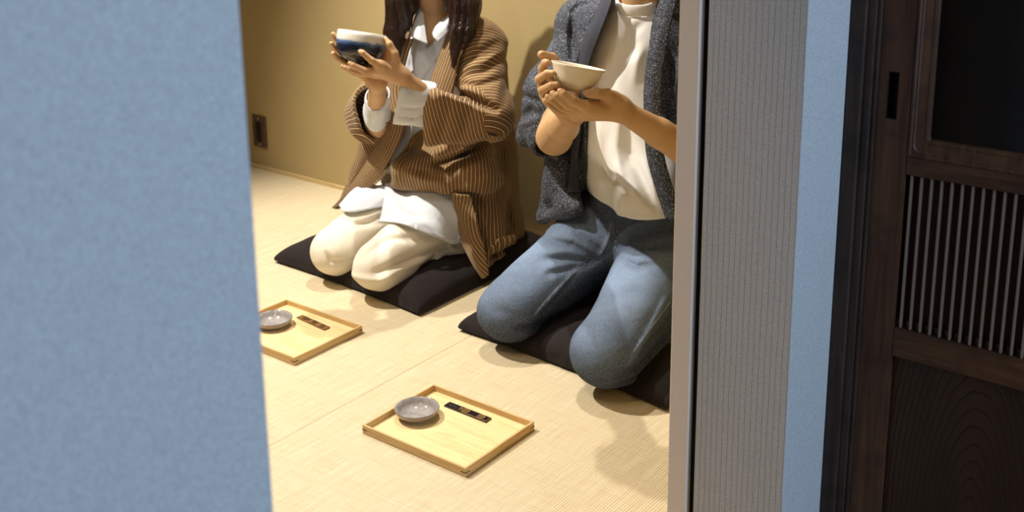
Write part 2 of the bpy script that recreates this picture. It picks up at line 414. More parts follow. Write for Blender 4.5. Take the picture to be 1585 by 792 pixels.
def make_strip(cx, cy, z, rz, L, W, dark, label):
    r = empty('lacquered_strip', (cx, cy, z), rz); tag(r, label, 'chopstick rest')  # small flat lacquered strip, its use left open
    box('strip_body', (-L / 2, -W / 2, 0), (L / 2, W / 2, .0035), M_BLACK if dark else M_BROWNL, r, .0008, False)
    g = bmesh.new(); z0, z1 = .0034, .0039
    for ox in (-.004, .036) if dark else (-.03, .005, .036):
        for rr in (.0098, .0074, .0048, .0022): add_ring(g, ox, 0.0005 if rr < .009 else 0, min(rr, W / 2 - .0006) if rr < .009 else W / 2 - .0002, .0007, 6 if rr > .003 else 12, z0, z1, math.pi / 6 if rr > .003 else 0, 1)
    for ox, s in ((-.016, 1), (-.020, .8)): 
        for yy in (-.003, .001, .004): add_ring(g, ox, yy, .0016 * s, .0006, 10, z0, z1)
    for yy in (-W / 2 + .0006, W / 2 - .0011): add_box(g, (-.010, yy, z0), (L / 2 - .0012, yy + .0005, z1))
    add_box(g, (L / 2 - .0017, -W / 2 + .001, z0), (L / 2 - .0012, W / 2 - .001, z1))
    bm_obj('gold_inlay', g, M_GOLD if dark else M_SPLINE, r, keep_world=False)
    g = bmesh.new(); add_box(g, (-L / 2 + .006, -.0012, z0), (-L / 2 + .028, -.0006, z1))
    bm_obj('silver_line', g, m_plain('silver_line', rgb(170, 170, 175), .3, .5, .6), r, keep_world=False)
    return r
make_tray(-1.3445, 1.4905, label='pale wooden tray in front, holding a saucer and a black and gold strip')
make_tray(-1.9405, 1.606, label='pale wooden tray at left, half hidden by the blue wall')
make_saucer(-1.428, 1.490, .0064, 'grey glazed saucer on the front tray')
make_saucer(-1.998, 1.605, .0064, 'grey glazed saucer on the left tray, cut by the blue wall')
make_strip(-1.355, 1.560, .0062, math.radians(-.5), .112, .0185, True, 'black lacquer strip with gold hexagon pattern on the front tray')
make_strip(-1.9315, 1.669, .0062, math.radians(-5), .108, .0185, False, 'brown patterned strip lying on the left tray')
# ------------------------------------------------------------------ sculpting by distance fields
f32 = np.float32
def V(*a): return np.array(a, dtype=f32)
def smin(a, b, k):
    if k <= 0: return np.minimum(a, b)
    h = np.clip(.5 + .5 * (b - a) / k, 0, 1)
    return b + (a - b) * h - k * h * (1 - h)
def smax(a, b, k): return -smin(-a, -b, k)
def cone(a, b, ra, rb=None, fl=None):
    """tapered round bar; fl = (direction, factor < 1) flattens it"""
    a = V(*a); b = V(*b); rb = ra if rb is None else rb
    n = None
    if fl is not None:
        n = V(*fl[0]); n = n / np.linalg.norm(n); ks = 1 / fl[1] - 1
        b2 = a + (b - a) + n * ((b - a) @ n) * ks
    else: b2 = b
    ba = b2 - a; L = max(float(ba @ ba), 1e-9)
    def f(p):
        q = p - a
        if n is not None: q = q + np.outer(q @ n, n) * ks
        t = np.clip((q @ ba) / L, 0, 1)
        return np.linalg.norm(q - t[:, None] * ba, axis=1) - (ra + (rb - ra) * t)
    return f
def ell(c, r, rz=0, rx=0):
    c = V(*c); r = V(*r); M = np.array((Matrix.Rotation(rz, 3, 'Z') @ Matrix.Rotation(rx, 3, 'X')), dtype=f32)
    def f(p):
        q = (p - c) @ M
        k0 = np.linalg.norm(q / r, axis=1); k1 = np.linalg.norm(q / (r * r), axis=1) + 1e-6
        return k0 * (k0 - 1) / k1
    return f
def chain(pts, k=0):
    fs = [cone(pts[i][0], pts[i + 1][0], pts[i][1], pts[i + 1][1]) for i in range(len(pts) - 1)]
    def f(p):
        d = fs[0](p)
        for g in fs[1:]: d = smin(d, g(p), k)
        return d
    return f
def union(*items):
    """items: (field, blend)"""
    def f(p):
        d = None
        for g, k in items: d = g(p) if d is None else smin(d, g(p), k)
        return d
    return f
def seg_dist(p, a, b, drop=None):
    a = V(*a); b = V(*b)
    if drop is not None:
        n = V(*drop); n = n / np.linalg.norm(n)
        p = p - np.outer(p @ n, n); a = a - n * (a @ n); b = b - n * (b @ n)
    ba = b - a; t = np.clip(((p - a) @ ba) / max(float(ba @ ba), 1e-9), 0, 1)
    return np.linalg.norm(p - a - t[:, None] * ba, axis=1), t
def folds(lst):
    """lst of (points, radius, depth): grooves (depth > 0) or ridges (< 0), tapering at both ends, cut along the surface"""
    def f(p):
        out = np.zeros(len(p), f32)
        for pts, r, dep in lst:
            pts = [V(*q) for q in pts]; n = len(pts) - 1
            c = sum(pts) / len(pts); ext = max(np.linalg.norm(q - c) for q in pts) + 3 * r + .05
            m = np.where(np.linalg.norm(p - c, axis=1) < ext + .03)[0]
            if not len(m): continue
            pp = p[m]; best = np.full(len(m), 9., f32); tt = np.zeros(len(m), f32)
            for i in range(n):
                d, t = seg_dist(pp, pts[i], pts[i + 1], DROP)
                w = d < best; best[w] = d[w]; tt[w] = (i + t[w]) / n
            depth = np.abs((pp - c) @ VIEWN)
            g = np.exp(-(best / r) ** 2) * dep * np.sin(np.pi * np.clip(tt * .86 + .07, 0, 1)) ** .6
            out[m] += g * (depth < .16 + ext * .6)
        return out
    return f
DROP = cF.astype(f32) * .97 + V(0, 0, -.25); DROP /= np.linalg.norm(DROP); VIEWN = DROP
def wob(p, s, seed=0):
    a = seed * 1.7
    q = p * s
    return (np.sin(q[:, 0] * 1.3 + 1.9 * np.sin(q[:, 1] * .9 + a) + a) * np.sin(q[:, 2] * 1.1 + 1.3 * np.sin(q[:, 0] * .8 + 2 * a) + 1)
            + .5 * np.sin(q[:, 1] * 2.3 + 1.5 * np.sin(q[:, 2] * 1.9 + a)) * np.sin(q[:, 0] * 2.1 + a * 3))

DET = 1.0
def sdf_arrays(f, lo, hi, h):
    h = h * DET; B = 6
    lo = np.array(lo, f32); hi = np.array(hi, f32)
    nb = np.ceil((hi - lo) / (h * B)).astype(int); n = nb * B + 1
    Vv = np.full(n, 1., f32)
    bi = np.stack(np.meshgrid(*[np.arange(k) for k in nb], indexing='ij'), -1).reshape(-1, 3)
    cen = lo + (bi + .5).astype(f32) * (B * h)
    dc = np.concatenate([f(c) for c in np.array_split(cen, max(1, len(cen) // 200000 + 1))])
    keep = np.abs(dc) < B * h * .87 * 1.9 + .004
    for b_, d_ in zip(bi[~keep], dc[~keep]):
        if d_ < 0:
            s = b_ * B; Vv[s[0]:s[0] + B + 1, s[1]:s[1] + B + 1, s[2]:s[2] + B + 1] = -1
    kb = bi[keep]; off = np.stack(np.meshgrid(*[np.arange(B + 1)] * 3, indexing='ij'), -1).reshape(-1, 3)
    for i in range(0, len(kb), 1200):
        idx = (kb[i:i + 1200, None, :] * B + off[None]).reshape(-1, 3)
        Vv[idx[:, 0], idx[:, 1], idx[:, 2]] = f(lo + idx.astype(f32) * h)
    # surface nets
    s = Vv < 0
    c8 = [s[dx:n[0] - 1 + dx, dy:n[1] - 1 + dy, dz:n[2] - 1 + dz] for dx in (0, 1) for dy in (0, 1) for dz in (0, 1)]
    tot = sum(c.astype(np.int8) for c in c8); act = (tot > 0) & (tot < 8)
    ci = np.argwhere(act); vid = np.full(act.shape, -1, np.int32); vid[act] = np.arange(len(ci))
    if not len(ci): return None
    acc = np.zeros((len(ci), 3), f32); cnt = np.zeros(len(ci), f32)
    for ax in range(3):
        for o1 in (0, 1):
            for o2 in (0, 1):
                a = np.zeros(3, int); oth = [k for k in range(3) if k != ax]; a[oth[0]] = o1; a[oth[1]] = o2
                b = a.copy(); b[ax] = 1
                va = Vv[tuple((ci + a).T)]; vb = Vv[tuple((ci + b).T)]
                m = (va < 0) != (vb < 0); t = va[m] / (va[m] - vb[m])
                pt = (ci[m] + a).astype(f32); pt[:, ax] += t
                acc[m] += pt; cnt[m] += 1
    verts = lo + acc / cnt[:, None] * h
    quads = []
    for ax in range(3):
        oth = [k for k in range(3) if k != ax]
        sl0 = [slice(None)] * 3; sl1 = [slice(None)] * 3
        sl0[ax] = slice(0, n[ax] - 1); sl1[ax] = slice(1, n[ax])
        A = s[tuple(sl0)]; Bm = s[tuple(sl1)]
        e = np.argwhere(A != Bm)
        e = e[(e[:, oth[0]] > 0) & (e[:, oth[1]] > 0) & (e[:, oth[0]] < n[oth[0]] - 1) & (e[:, oth[1]] < n[oth[1]] - 1)]
        inside = A[tuple(e.T)]
        def q(d0, d1):
            w = e.copy(); w[:, oth[0]] -= d0; w[:, oth[1]] -= d1; return vid[tuple(w.T)]
        Q = np.stack([q(1, 1), q(0, 1), q(0, 0), q(1, 0)], 1)
        flip = inside if ax != 1 else ~inside
        Q[~flip] = Q[~flip][:, ::-1]
        quads.append(Q)
    return verts.astype(f32), np.concatenate(quads).astype(np.int32)
def relax(v, q, it=1, lam=.5):
    for _ in range(it):
        acc = np.zeros_like(v); c = np.zeros(len(v), f32)
        for i in range(4):
            a = q[:, i]; b = q[:, (i + 1) % 4]
            for k in range(3):
                acc[:, k] += np.bincount(a, v[b, k], len(v)) + np.bincount(b, v[a, k], len(v))
            c += np.bincount(a, minlength=len(v)) + np.bincount(b, minlength=len(v))
        v = v + lam * (acc / np.maximum(c, 1)[:, None] - v)
    return v.astype(f32)
def mesh_from(name, arrs, mat, parent, attrs=None, smooth=True):
    """arrs: list of (verts, quads) linked as ONE object"""
    vs, qs, o = [], [], 0
    for a in arrs:
        vs.append(a[0]); qs.append(a[1] + o); o += len(a[0])
    v = np.concatenate(vs); q = np.concatenate(qs)
    me = bpy.data.meshes.new(name); me.vertices.add(len(v)); me.vertices.foreach_set('co', v.ravel())
    me.loops.add(q.size); me.loops.foreach_set('vertex_index', q.ravel())
    me.polygons.add(len(q)); me.polygons.foreach_set('loop_start', np.arange(0, q.size, 4, dtype=np.int32))
    me.polygons.foreach_set('loop_total', np.full(len(q), 4, np.int32))
    me.polygons.foreach_set('use_smooth', np.full(len(q), smooth))
    me.update(calc_edges=True)
    for k, fn in (attrs or {}).items():
        a = me.attributes.new(k, 'FLOAT', 'POINT'); a.data.foreach_set('value', np.asarray(fn(v), f32))
    return link(name, me, mat, parent)
def sculpt(name, f, lo, hi, h, mat, parent, attrs=None, rl=1):
    v, q = sdf_arrays(f, lo, hi, h)
    return mesh_from(name, [(relax(v, q, rl), q)], mat, parent, attrs)
def half(pt, n):
    """half space: positive on the side n points to"""
    pt = V(*pt); n = V(*n); n = n / np.linalg.norm(n)
    return lambda p: (p - pt) @ n

def catmull(P_, t):
    n = len(P_) - 1; x = t * n; i = min(int(x), n - 1); u = x - i
    p0 = P_[max(i - 1, 0)]; p1 = P_[i]; p2 = P_[i + 1]; p3 = P_[min(i + 2, n)]
    if i == 0: p0 = 2 * p1 - p2
    if i + 2 > n: p3 = 2 * p2 - p1
    return .5 * (2 * p1 + (p2 - p0) * u + (2 * p0 - 5 * p1 + 4 * p2 - p3) * u * u + (3 * p1 - p0 - 3 * p2 + p3) * u ** 3)
def sheet(name, rows, mat, parent, nu=24, nv=24, th=.003, wave=None, st='u'):
    """cloth from a control grid: rows[i][j]; thickness th; attribute st measures metres across (u) or along (v)"""
    R = [[np.array(p, float) for p in r] for r in rows]
    G = np.zeros((nv + 1, nu + 1, 3))
    for j in range(nu + 1):
        col = [catmull(r, j / nu) for r in R]
        for i in range(nv + 1): G[i, j] = catmull(col, i / nv)
    du = np.gradient(G, axis=1); dv = np.gradient(G, axis=0)
    N = np.cross(du, dv); N /= (np.linalg.norm(N, axis=2, keepdims=True) + 1e-9)
    if N[nv // 2, nu // 2] @ (cC - G[nv // 2, nu // 2]) < 0: N = -N
    if wave is not None:
        for i in range(nv + 1):
            for j in range(nu + 1): G[i, j] += N[i, j] * wave(j / nu, i / nv)
    top = G + N * th * .5; bot = G - N * th * .5
    v = np.concatenate([top.reshape(-1, 3), bot.reshape(-1, 3)]); m = (nv + 1) * (nu + 1)
    q = []
    I = lambda i, j: i * (nu + 1) + j
    for i in range(nv):
        for j in range(nu):
            q.append((I(i, j), I(i, j + 1), I(i + 1, j + 1), I(i + 1, j)))
            q.append((m + I(i, j), m + I(i + 1, j), m + I(i + 1, j + 1), m + I(i, j + 1)))
    for i in range(nv):
        for j in (0, nu): q.append((I(i, j), I(i + 1, j), m + I(i + 1, j), m + I(i, j)))
    for j in range(nu):
        for i in (0, nv): q.append((I(i, j), m + I(i, j), m + I(i, j + 1), I(i, j + 1)))
    du_l = np.concatenate([np.zeros((nv + 1, 1)), np.cumsum(np.linalg.norm(np.diff(G, axis=1), axis=2), axis=1)], 1)
    dv_l = np.concatenate([np.zeros((1, nu + 1)), np.cumsum(np.linalg.norm(np.diff(G, axis=0), axis=2), axis=0)], 0)
    s = (du_l if st == 'u' else dv_l).reshape(-1); s = np.concatenate([s, s])
    o = mesh_from(name, [(v.astype(f32), np.array(q, np.int32))], mat, parent, {'st': lambda _: s})
    bm = bmesh.new(); bm.from_mesh(o.data); bmesh.ops.recalc_face_normals(bm, faces=bm.faces); bm.to_mesh(o.data); bm.free()
    return o

# cloth and skin
def m_cloth(name, c, rough=.9, weave=900, bump=.25, var=.1, fuzz=.0, wr=0):
    t = NT(name); co = t.coord()
    n = t.noise(co, weave, 3, .7); b = t.noise(co, 9, 3)
    c2 = tuple(x * (1 - var) for x in c[:3]) + (1,)
    cc = t.mix(b, c, c2); cc = t.mix(t.math('MULTIPLY', n, var * 2), cc, tuple(x * .8 for x in c[:3]) + (1,))
    t.base(cc, rough, .15)
    t.b.inputs['Sheen Weight'].default_value = fuzz
    h = n
    if wr:
        h = t.math('ADD', t.math('MULTIPLY', n, .12), t.math('MULTIPLY', t.noise(co, wr, 3, .55, .8), 1.0))
        t.bump(h, bump, .006)
    else: t.bump(h, bump, .0012)
    return t.m
def m_stripes():
    t = NT('brown_striped_cloth'); co = t.coord()
    st = t.attr('st')
    fr = t.math('FRACT', t.math('MULTIPLY', t.math('ADD', st, 5), 1 / .0092))
    base = t.mix(t.noise(co, 500, 3, .7), rgb(112, 80, 50), rgb(138, 102, 64))
    pat = t.ramp(fr, [(0, rgb(250, 222, 168)), (.15, rgb(50, 28, 18)), (.32, rgb(132, 96, 60)), (.60, rgb(158, 118, 76)), (.66, rgb(76, 48, 32)), (.72, rgb(132, 96, 60)), (.86, rgb(44, 24, 16))], 'CONSTANT')
    c = t.mix(.85, base, pat)
    c = t.mix(.0, c, c)
    t.base(t.mix(.25, c, pat), .85, .2)
    t.b.inputs['Sheen Weight'].default_value = .12
    t.bump(t.noise(co, 700, 2), .2, .001); return t.m
def m_denim():
    t = NT('washed_blue_denim'); co = t.coord()
    tw = t.wave(t.coord(rot=(0, .6, .5)), 420, 'X', 1.5, 2, 1)
    slub = t.noise(t.coord(scale=(200, 200, 700)), 1, 3, .7); big = t.noise(co, 11, 4, .6)
    fade = t.attr('fade')
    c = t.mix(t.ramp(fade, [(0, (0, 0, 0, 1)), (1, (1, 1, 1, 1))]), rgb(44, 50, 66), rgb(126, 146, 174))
    c = t.mix(t.math('MULTIPLY', t.ramp(slub, [(.42, (0, 0, 0, 1)), (.68, (1, 1, 1, 1))]), .38), c, rgb(160, 176, 200))
    c = t.mix(t.math('MULTIPLY', t.ramp(big, [(.4, (0, 0, 0, 1)), (.7, (1, 1, 1, 1))]), .3), c, rgb(50, 56, 72))
    t.base(c, .85, .15); nb = t.bump(t.noise(co, 15, 3, .5, .9), .45, .010); t.bump(t.math('ADD', t.math('MULTIPLY', tw, .4), slub), .3, .001, nb); return t.m
def m_indigo():
    t = NT('speckled_indigo_cloth'); co = t.coord()
    n = t.noise(co, 330, 4, .85); big = t.noise(co, 10, 3)
    c = t.ramp(n, [(.42, rgb(20, 22, 29)), (.53, rgb(46, 50, 62)), (.60, rgb(160, 164, 176)), (.75, rgb(210, 212, 218))])
    c = t.mix(t.math('MULTIPLY', big, .5), c, rgb(52, 56, 68))
    t.base(c, .7, .3); t.bump(t.math('ADD', n, t.math('MULTIPLY', t.noise(co, 26, 3, .5, 1.0), 3)), .35, .002); return t.m
def m_skin(name, c, c2):
    t = NT(name); co = t.coord()
    n = t.noise(co, 26, 3); f = t.noise(co, 500, 3, .6)
    t.base(t.mix(n, c, c2), .5, .35)
    t.b.inputs['Subsurface Weight'].default_value = .05; t.b.inputs['Subsurface Radius'].default_value = (.010, .004, .002)
    t.b.inputs['Subsurface Scale'].default_value = .5
    t.bump(t.math('ADD', f, t.math('MULTIPLY', t.noise(t.coord(scale=(1, 1, 1)), 120, 2), .6)), .12, .001); return t.m
def m_hair():
    t = NT('dark_brown_hair'); 
    n = t.noise(t.coord(scale=(420, 420, 14)), 1, 3, .6); b = t.noise(t.coord(scale=(40, 40, 6)), 1, 2)
    c = t.mix(n, rgb(22, 13, 11), rgb(70, 44, 34)); c = t.mix(t.math('MULTIPLY', b, .5), c, rgb(14, 8, 8))
    t.base(c, .38, .5); t.b.inputs['Anisotropic'].default_value = .6
    t.bump(n, .6, .0015); return t.m
M_STRIPE = m_stripes(); M_DENIM = m_denim(); M_INDIGO = m_indigo(); M_HAIR = m_hair()
M_SKINW = m_skin('warm_light_skin', rgb(216, 176, 134), rgb(200, 156, 114)); M_SKINM = m_skin('tan_skin', rgb(206, 166, 122), rgb(188, 146, 102))
M_SHIRT = m_cloth('white_blue_cotton', rgb(228, 232, 238), .85, 900, .35, .05, wr=30)
M_TEE = m_cloth('white_jersey', rgb(240, 239, 235), .9, 900, .3, .03, wr=14)
M_CREAM = m_cloth('cream_cotton', rgb(240, 231, 212), .85, 800, .35, .05, wr=16)
M_CUSH = m_cloth('black_linen', rgb(38, 31, 31), .85, 600, .5, .15, .08, wr=24)
M_CUSHIN = m_cloth('black_cloth_lining', rgb(20, 17, 20), .9, 600, .3, .1)
M_BUTTON = m_plain('white_button', rgb(220, 220, 222), .3, .5)
M_EYEW = m_plain('eye_white', rgb(230, 226, 220), .2, .5); M_IRIS = m_plain('dark_iris', rgb(28, 18, 14), .1, .6)
M_LIP = m_plain('lip_skin', rgb(186, 104, 88), .45, .4)

# ------------------------------------------------------------------ floor cushions
def cushion(cx, cy, w, d, dents, label, rz=0):
    o_ = V(cx, cy, 0)
    cs, sn = math.cos(rz), math.sin(rz)
    def f(p):
        q = p - o_; x = q[:, 0] * cs + q[:, 1] * sn; y = -q[:, 0] * sn + q[:, 1] * cs; z = q[:, 2]
        u = np.abs(x) / (w / 2); v = np.abs(y) / (d / 2)
        ex = 1 - .045 * (1 - np.clip(v, 0, 1.2) ** 2) ; ey = 1 - .035 * (1 - np.clip(u, 0, 1.2) ** 2)
        a = np.clip(1 - (u / ex) ** 4, 0, 1); b = np.clip(1 - (v / ey) ** 4, 0, 1)
        prof = (a * b) ** .36
        top = .010 + .068 * prof + .0015 * wob(p, 30, 2)
        for dx, dy, r, dep in dents:
            top = top - dep * np.exp(-(((p[:, 0] - dx) ** 2 + (p[:, 1] - dy) ** 2) / r ** 2))
        top = np.maximum(top, .008)
        low = .006 * (1 - prof)
        dz = np.maximum(z - top, low - z)
        e = np.maximum(np.abs(x) - w / 2 * ex, np.abs(y) - d / 2 * ey)
        return smax(dz * .8, e, .006)
    o = sculpt('floor_cushion', f, (cx - w / 2 - .04, cy - d / 2 - .04, -.01), (cx + w / 2 + .04, cy + d / 2 + .04, .08), .0042, M_CUSH, None)
    # origin at its base
    o.data.transform(Matrix.Translation((-cx, -cy, 0))); o.location = (cx, cy, 0)
    return tag(o, label, 'floor cushion', 'black floor cushions')

def hand(J, wrist, palm_r, pk=.010):
    """J: five lists of joints [(x,y,z)...] knuckle to tip with radii; palm joins wrist and knuckles"""
    parts = []
    for f_ in J['fingers']:
        parts.append(chain([(p, r) for p, r in f_], .002))
    th = chain([(p, r) for p, r in J['thumb']], .004)
    kn = [f_[0][0] for f_ in J['fingers']]
    pal = []
    for i, kp in enumerate(kn):
        pal.append((cone(wrist, kp, palm_r[0], palm_r[1]), .012))
    pal.append((cone(kn[0], kn[-1], palm_r[1] * .95, palm_r[1] * .85), .01))
    if 'pad' in J:
        for a, b, r1, r2 in J['pad']: pal.append((cone(a, b, r1, r2), .012))
    palm = union(*pal)
    def f(p):
        d = None
        for g in parts:
            d = g(p) if d is None else smin(d, g(p), .0022)
        d = smin(d, th(p), .003)
        return smin(d, palm(p), pk)
    return f
# ------------------------------------------------------------------ people
def on(f, u, v, lift=.004, t0=1.2, t1=5):
    """point of the surface f that faces the viewer's side, lifted towards the outside"""
    d = ray(u, v).astype(f32); d = d / np.linalg.norm(d); t = t0; o = cC.astype(f32); bs, bt = 9, t0
    for _ in range(90):
        s = float(f((o + d * t)[None].astype(f32))[0])
        if s < bs: bs, bt = s, t
        if s < .0008: break
        t += max(s * .6, .0008)
        if t > t1: break
    p = o + d * (t if s < .002 else bt)
    e = .003; g = np.array([float(f((p + e * a)[None].astype(f32))[0]) - float(f((p - e * a)[None].astype(f32))[0]) for a in np.eye(3, dtype=f32)])
    g = g / (np.linalg.norm(g) + 1e-9)
    return p + g * lift - d * lift * .3
def pl(z, pts):
    xs = sorted(pts); return np.interp(z, [a for a, b in xs], [b for a, b in xs]).astype(f32)
def head_field(c, s, yaw, pitch, woman):
    """head of height ~ .22*s, face towards -Y before turning"""
    c = V(*c); M = np.array(Matrix.Rotation(yaw, 3, 'Z') @ Matrix.Rotation(pitch, 3, 'X'), dtype=f32)
    items = [(ell((0, .012, .025), (.074, .092, .088)), 0), (ell((0, -.012, -.035), (.060, .068, .072)), .03),
             (ell((0, -.045, -.078), (.030, .026, .022) if woman else (.036, .030, .026)), .03),
             (chain([((0, -.078, -.005), .006), ((0, -.093, -.030), .0085), ((0, -.090, -.036), .010)], .004), .010),
             (ell((.0095, -.083, -.037), (.006, .007, .005)), .005), (ell((-.0095, -.083, -.037), (.006, .007, .005)), .005),
             (ell((0, -.078, -.060), (.020, .008, .0050)), .003), (ell((0, -.076, -.069), (.017, .008, .0055)), .003),
             (cone((-.034, -.068, .020), (.034, -.068, .020), .010), .02),
             (ell((.075, .012, -.018), (.008, .018, .030), 0, .2), .006), (ell((-.075, .012, -.018), (.008, .018, .030), 0, .2), .006)]
    u = union(*items)
    es = [ell((sx * .032, -.080, .000), (.019, .014, .012)) for sx in (-1, 1)]
    mouth = cone((-.019, -.087, -.0645), (.019, -.087, -.0645), .0016)
    def f(p):
        q = ((p - c) @ M) / s
        d = u(q)
        for e in es: d = smax(d, -e(q), .012)
        d = smax(d, -mouth(q), .003)
        return d * s
    def loc(x, y, z): return c + (M @ V(x, y, z)) * s
    return f, loc, M
def face_parts(person_body, loc, M, s):
    for sx in (-1, 1):
        ec = loc(sx * .032, -.0690, .000); lathe('eye', [(0, -.0105 * s), (.006 * s, -.009 * s), (.0095 * s, -.004 * s), (.0105 * s, 0), (.0095 * s, .004 * s), (.006 * s, .009 * s), (0, .0105 * s)], M_EYEW, person_body, 24, tuple(ec))
        lid = lambda p, ec=ec, up=M @ V(0, -.35, 1): np.maximum(np.abs(np.linalg.norm(p - ec, axis=1) - .0122 * s) - .0012, -(((p - ec) @ up.astype(f32)) - .0022 * s))
        sculpt('eyelid', lid, ec - .02, ec + .02, .0012, person_body.data.materials[0], person_body)
        q = Matrix(M.tolist()) @ Matrix.Rotation(math.pi / 2, 3, 'X')
        lathe('iris', [(0, .0110 * s), (.003 * s, .0106 * s), (.0048 * s, .0094 * s)], M_IRIS, person_body, 20, tuple(ec), q)
        b = cone(loc(sx * .018, -.084, .019), loc(sx * .047, -.076, .021), .0028 * s, .0016 * s)
        c0 = loc(sx * .032, -.08, .02)
        sculpt('eyebrow', b, c0 - .03, c0 + .03, .0022, M_HAIR, person_body)

# ---- woman -------------------------------------------------------
WS = .93
wB = np.array([-1.921, 1.85, .649])                   # her bowl
def W_(x, z, f): return wB + cR * x + cF * f + np.array([0, 0, z])
woman = empty('person', (-1.99, 2.1, .05)); tag(woman, 'woman in a brown striped robe and cream trousers kneeling with a blue tea bowl', 'person')
hkR = P(517, 388, Z=.086); hkL = P(584, 411, Z=.086)
wHipR, wHipL = V(-2.07, 2.24, .185), V(-1.925, 2.24, .185)
wShR, wShL = V(-2.115, 2.205, .585), V(-1.875, 2.205, .585)
wElL = V(-1.80, 2.11, .41); wElR = V(-2.085, 2.055, .385)
wWrL = W_(.096, -.066, -.004); wWrR = W_(.036, -.086, .016)
headW, locW, MW = head_field((-1.962, 2.135, .842), WS, .12, .20, True)
LH = dict(fingers=[
    [(W_(.054, -.034, -.040), .0098), (W_(.036, -.018, -.058), .0082), (W_(.017, .001, -.0615), .0068), (W_(.011, .004, -.0605), .0055)],
    [(W_(.047, -.046, -.034), .0098), (W_(.018, -.044, -.050), .0082), (W_(-.008, -.030, -.0555), .0068), (W_(-.015, -.025, -.055), .0055)],
    [(W_(.040, -.055, -.020), .0094), (W_(.008, -.053, -.034), .0080), (W_(-.020, -.042, -.042), .0068), (W_(-.029, -.037, -.043), .0055)],
    [(W_(.036, -.060, -.004), .0088), (W_(.008, -.060, -.012), .0072), (W_(-.014, -.056, -.018), .0062), (W_(-.022, -.052, -.020), .005)]],
    thumb=[(W_(.086, -.040, -.012), .014), (W_(.083, -.010, -.016), .0108), (W_(.072, .012, -.014), .0090), (W_(.063, .023, -.010), .0070)],
    pad=[(W_(.088, -.055, -.006), W_(.058, -.045, -.026), .016, .014)])
RH = dict(fingers=[
    [(W_(-.016, -.030, .048), .0098), (W_(-.044, -.004, .048), .0080), (W_(-.060, .020, .022), .0068), (W_(-.0635, .033, .008), .0056)],
    [(W_(-.018, -.040, .036), .0098), (W_(-.048, -.022, .034), .0080), (W_(-.064, .000, .010), .0068), (W_(-.0665, .012, -.004), .0056)],
    [(W_(-.014, -.050, .022), .0094), (W_(-.040, -.038, .018), .0078), (W_(-.058, -.020, -.004), .0066), (W_(-.061, -.010, -.014), .0055)],
    [(W_(-.004, -.058, .010), .0088), (W_(-.024, -.054, .002), .0072), (W_(-.036, -.044, -.014), .0060), (W_(-.040, -.040, -.018), .005)]],
    thumb=[(W_(.046, -.060, .030), .014), (W_(.054, -.030, .040), .0105), (W_(.056, .000, .036), .0088), (W_(.052, .018, .030), .0070)],
    pad=[(W_(.034, -.074, .016), W_(.014, -.062, .022), .017, .015)])
wax = np.array([0, 0, 1.]) + cR * .15 + cF * .23; wax /= np.linalg.norm(wax)
def bowl_clear(prof, org, ax, f, gap=.0013):
    """keep the hand f just outside the bowl it holds"""
    n0 = [i for i, (r, z) in enumerate(prof)]
    top = max(range(len(prof)), key=lambda i: prof[i][1])
    ext = [(z, r) for r, z in prof[top:]]
    zs = np.array(sorted({z for z, r in ext})); rs = np.array([max(r for zz, r in ext if abs(zz - z) < .002) for z in zs])
    H = zs[-1]; org = np.array(org, f32); ax = np.array(ax, f32)
    def g(p):
        q = p - org; z = q @ ax; r = np.linalg.norm(q - np.outer(z, ax), axis=1)
        R = np.interp(z, zs, rs)
        d = np.maximum(np.maximum((r - R) * .85, z - H), -z) - gap
        return smax(f(p), -d, .0015)
    return g
hL = hand(LH, wWrL, (.0165, .0115)); hR = hand(RH, wWrR, (.0165, .0115))
bprof = [(0, .006), (.020, .006), (.036, .010), (.0465, .020), (.0525, .034), (.0555, .050), (.0560, .066), (.0550, .0715), (.0565, .0735), (.0585, .0725), (.0595, .064), (.0595, .050), (.0570, .034), (.0510, .018), (.0400, .008), (.0265, .0045), (.0255, 0), (.0225, 0), (.0215, .003), (0, .003)]
borg = wB - wax * .036 + cF * .004
hL = bowl_clear(bprof, borg, wax, hL); hR = bowl_clear(bprof, borg, wax, hR)
def arm(el, wr, re, rw, h_): return union((h_, 0), (cone(el, wr, re, rw), .014), )
aL = bowl_clear(bprof, borg, wax, arm(wElL, wWrL, .033, .0185, hL)); aR = bowl_clear(bprof, borg, wax, arm(wElR, wWrR, .033, .0185, hR))
def box_of(pts, m): a = np.array(pts); return a.min(0) - m, a.max(0) + m
def jp(J): return [p for f_ in J['fingers'] for p, r in f_] + [p for p, r in J['thumb']]
b1 = box_of(jp(LH) + [wWrL, wElL], .045); b2 = box_of(jp(RH) + [wWrR, wElR], .045)
torsoW = union((cone((-1.995, 2.235, .25), (-1.995, 2.225, .53), .105, .095, ((0, 1, 0), .75)), 0), (cone(wShR, wShL, .040), .05),
               (cone(wShR, wElR, .038, .030), .02), (cone(wShL, wElL, .038, .030), .02),
               (cone(wHipR, wHipL, .085), .04), (cone(wHipR, hkR, .07, .048), .02), (cone(wHipL, hkL, .07, .048), .02),
               (cone(hkR, (-2.05, 2.27, .075), .042, .032), .01), (cone(hkL, (-1.94, 2.27, .075), .042, .032), .01))
neckW = union((cone((-1.985, 2.20, .60), (-1.967, 2.165, .765), .047, .043), 0), (headW, .02), (cone((-2.06, 2.20, .60), (-1.92, 2.20, .60), .036), .04))
arr = []
for f_, bx, hh in ((torsoW, ((-2.3, 1.75, .0), (-1.65, 2.42, .66)), .009), (neckW, ((-2.12, 1.98, .55), (-1.82, 2.28, .98)), .0042), (aL, b1, .0019), (aR, b2, .0019)):
    v_, q_ = sdf_arrays(f_, bx[0], bx[1], hh); arr.append((relax(v_, q_, 1), q_))
bodyW = mesh_from('body', arr, M_SKINW, woman)
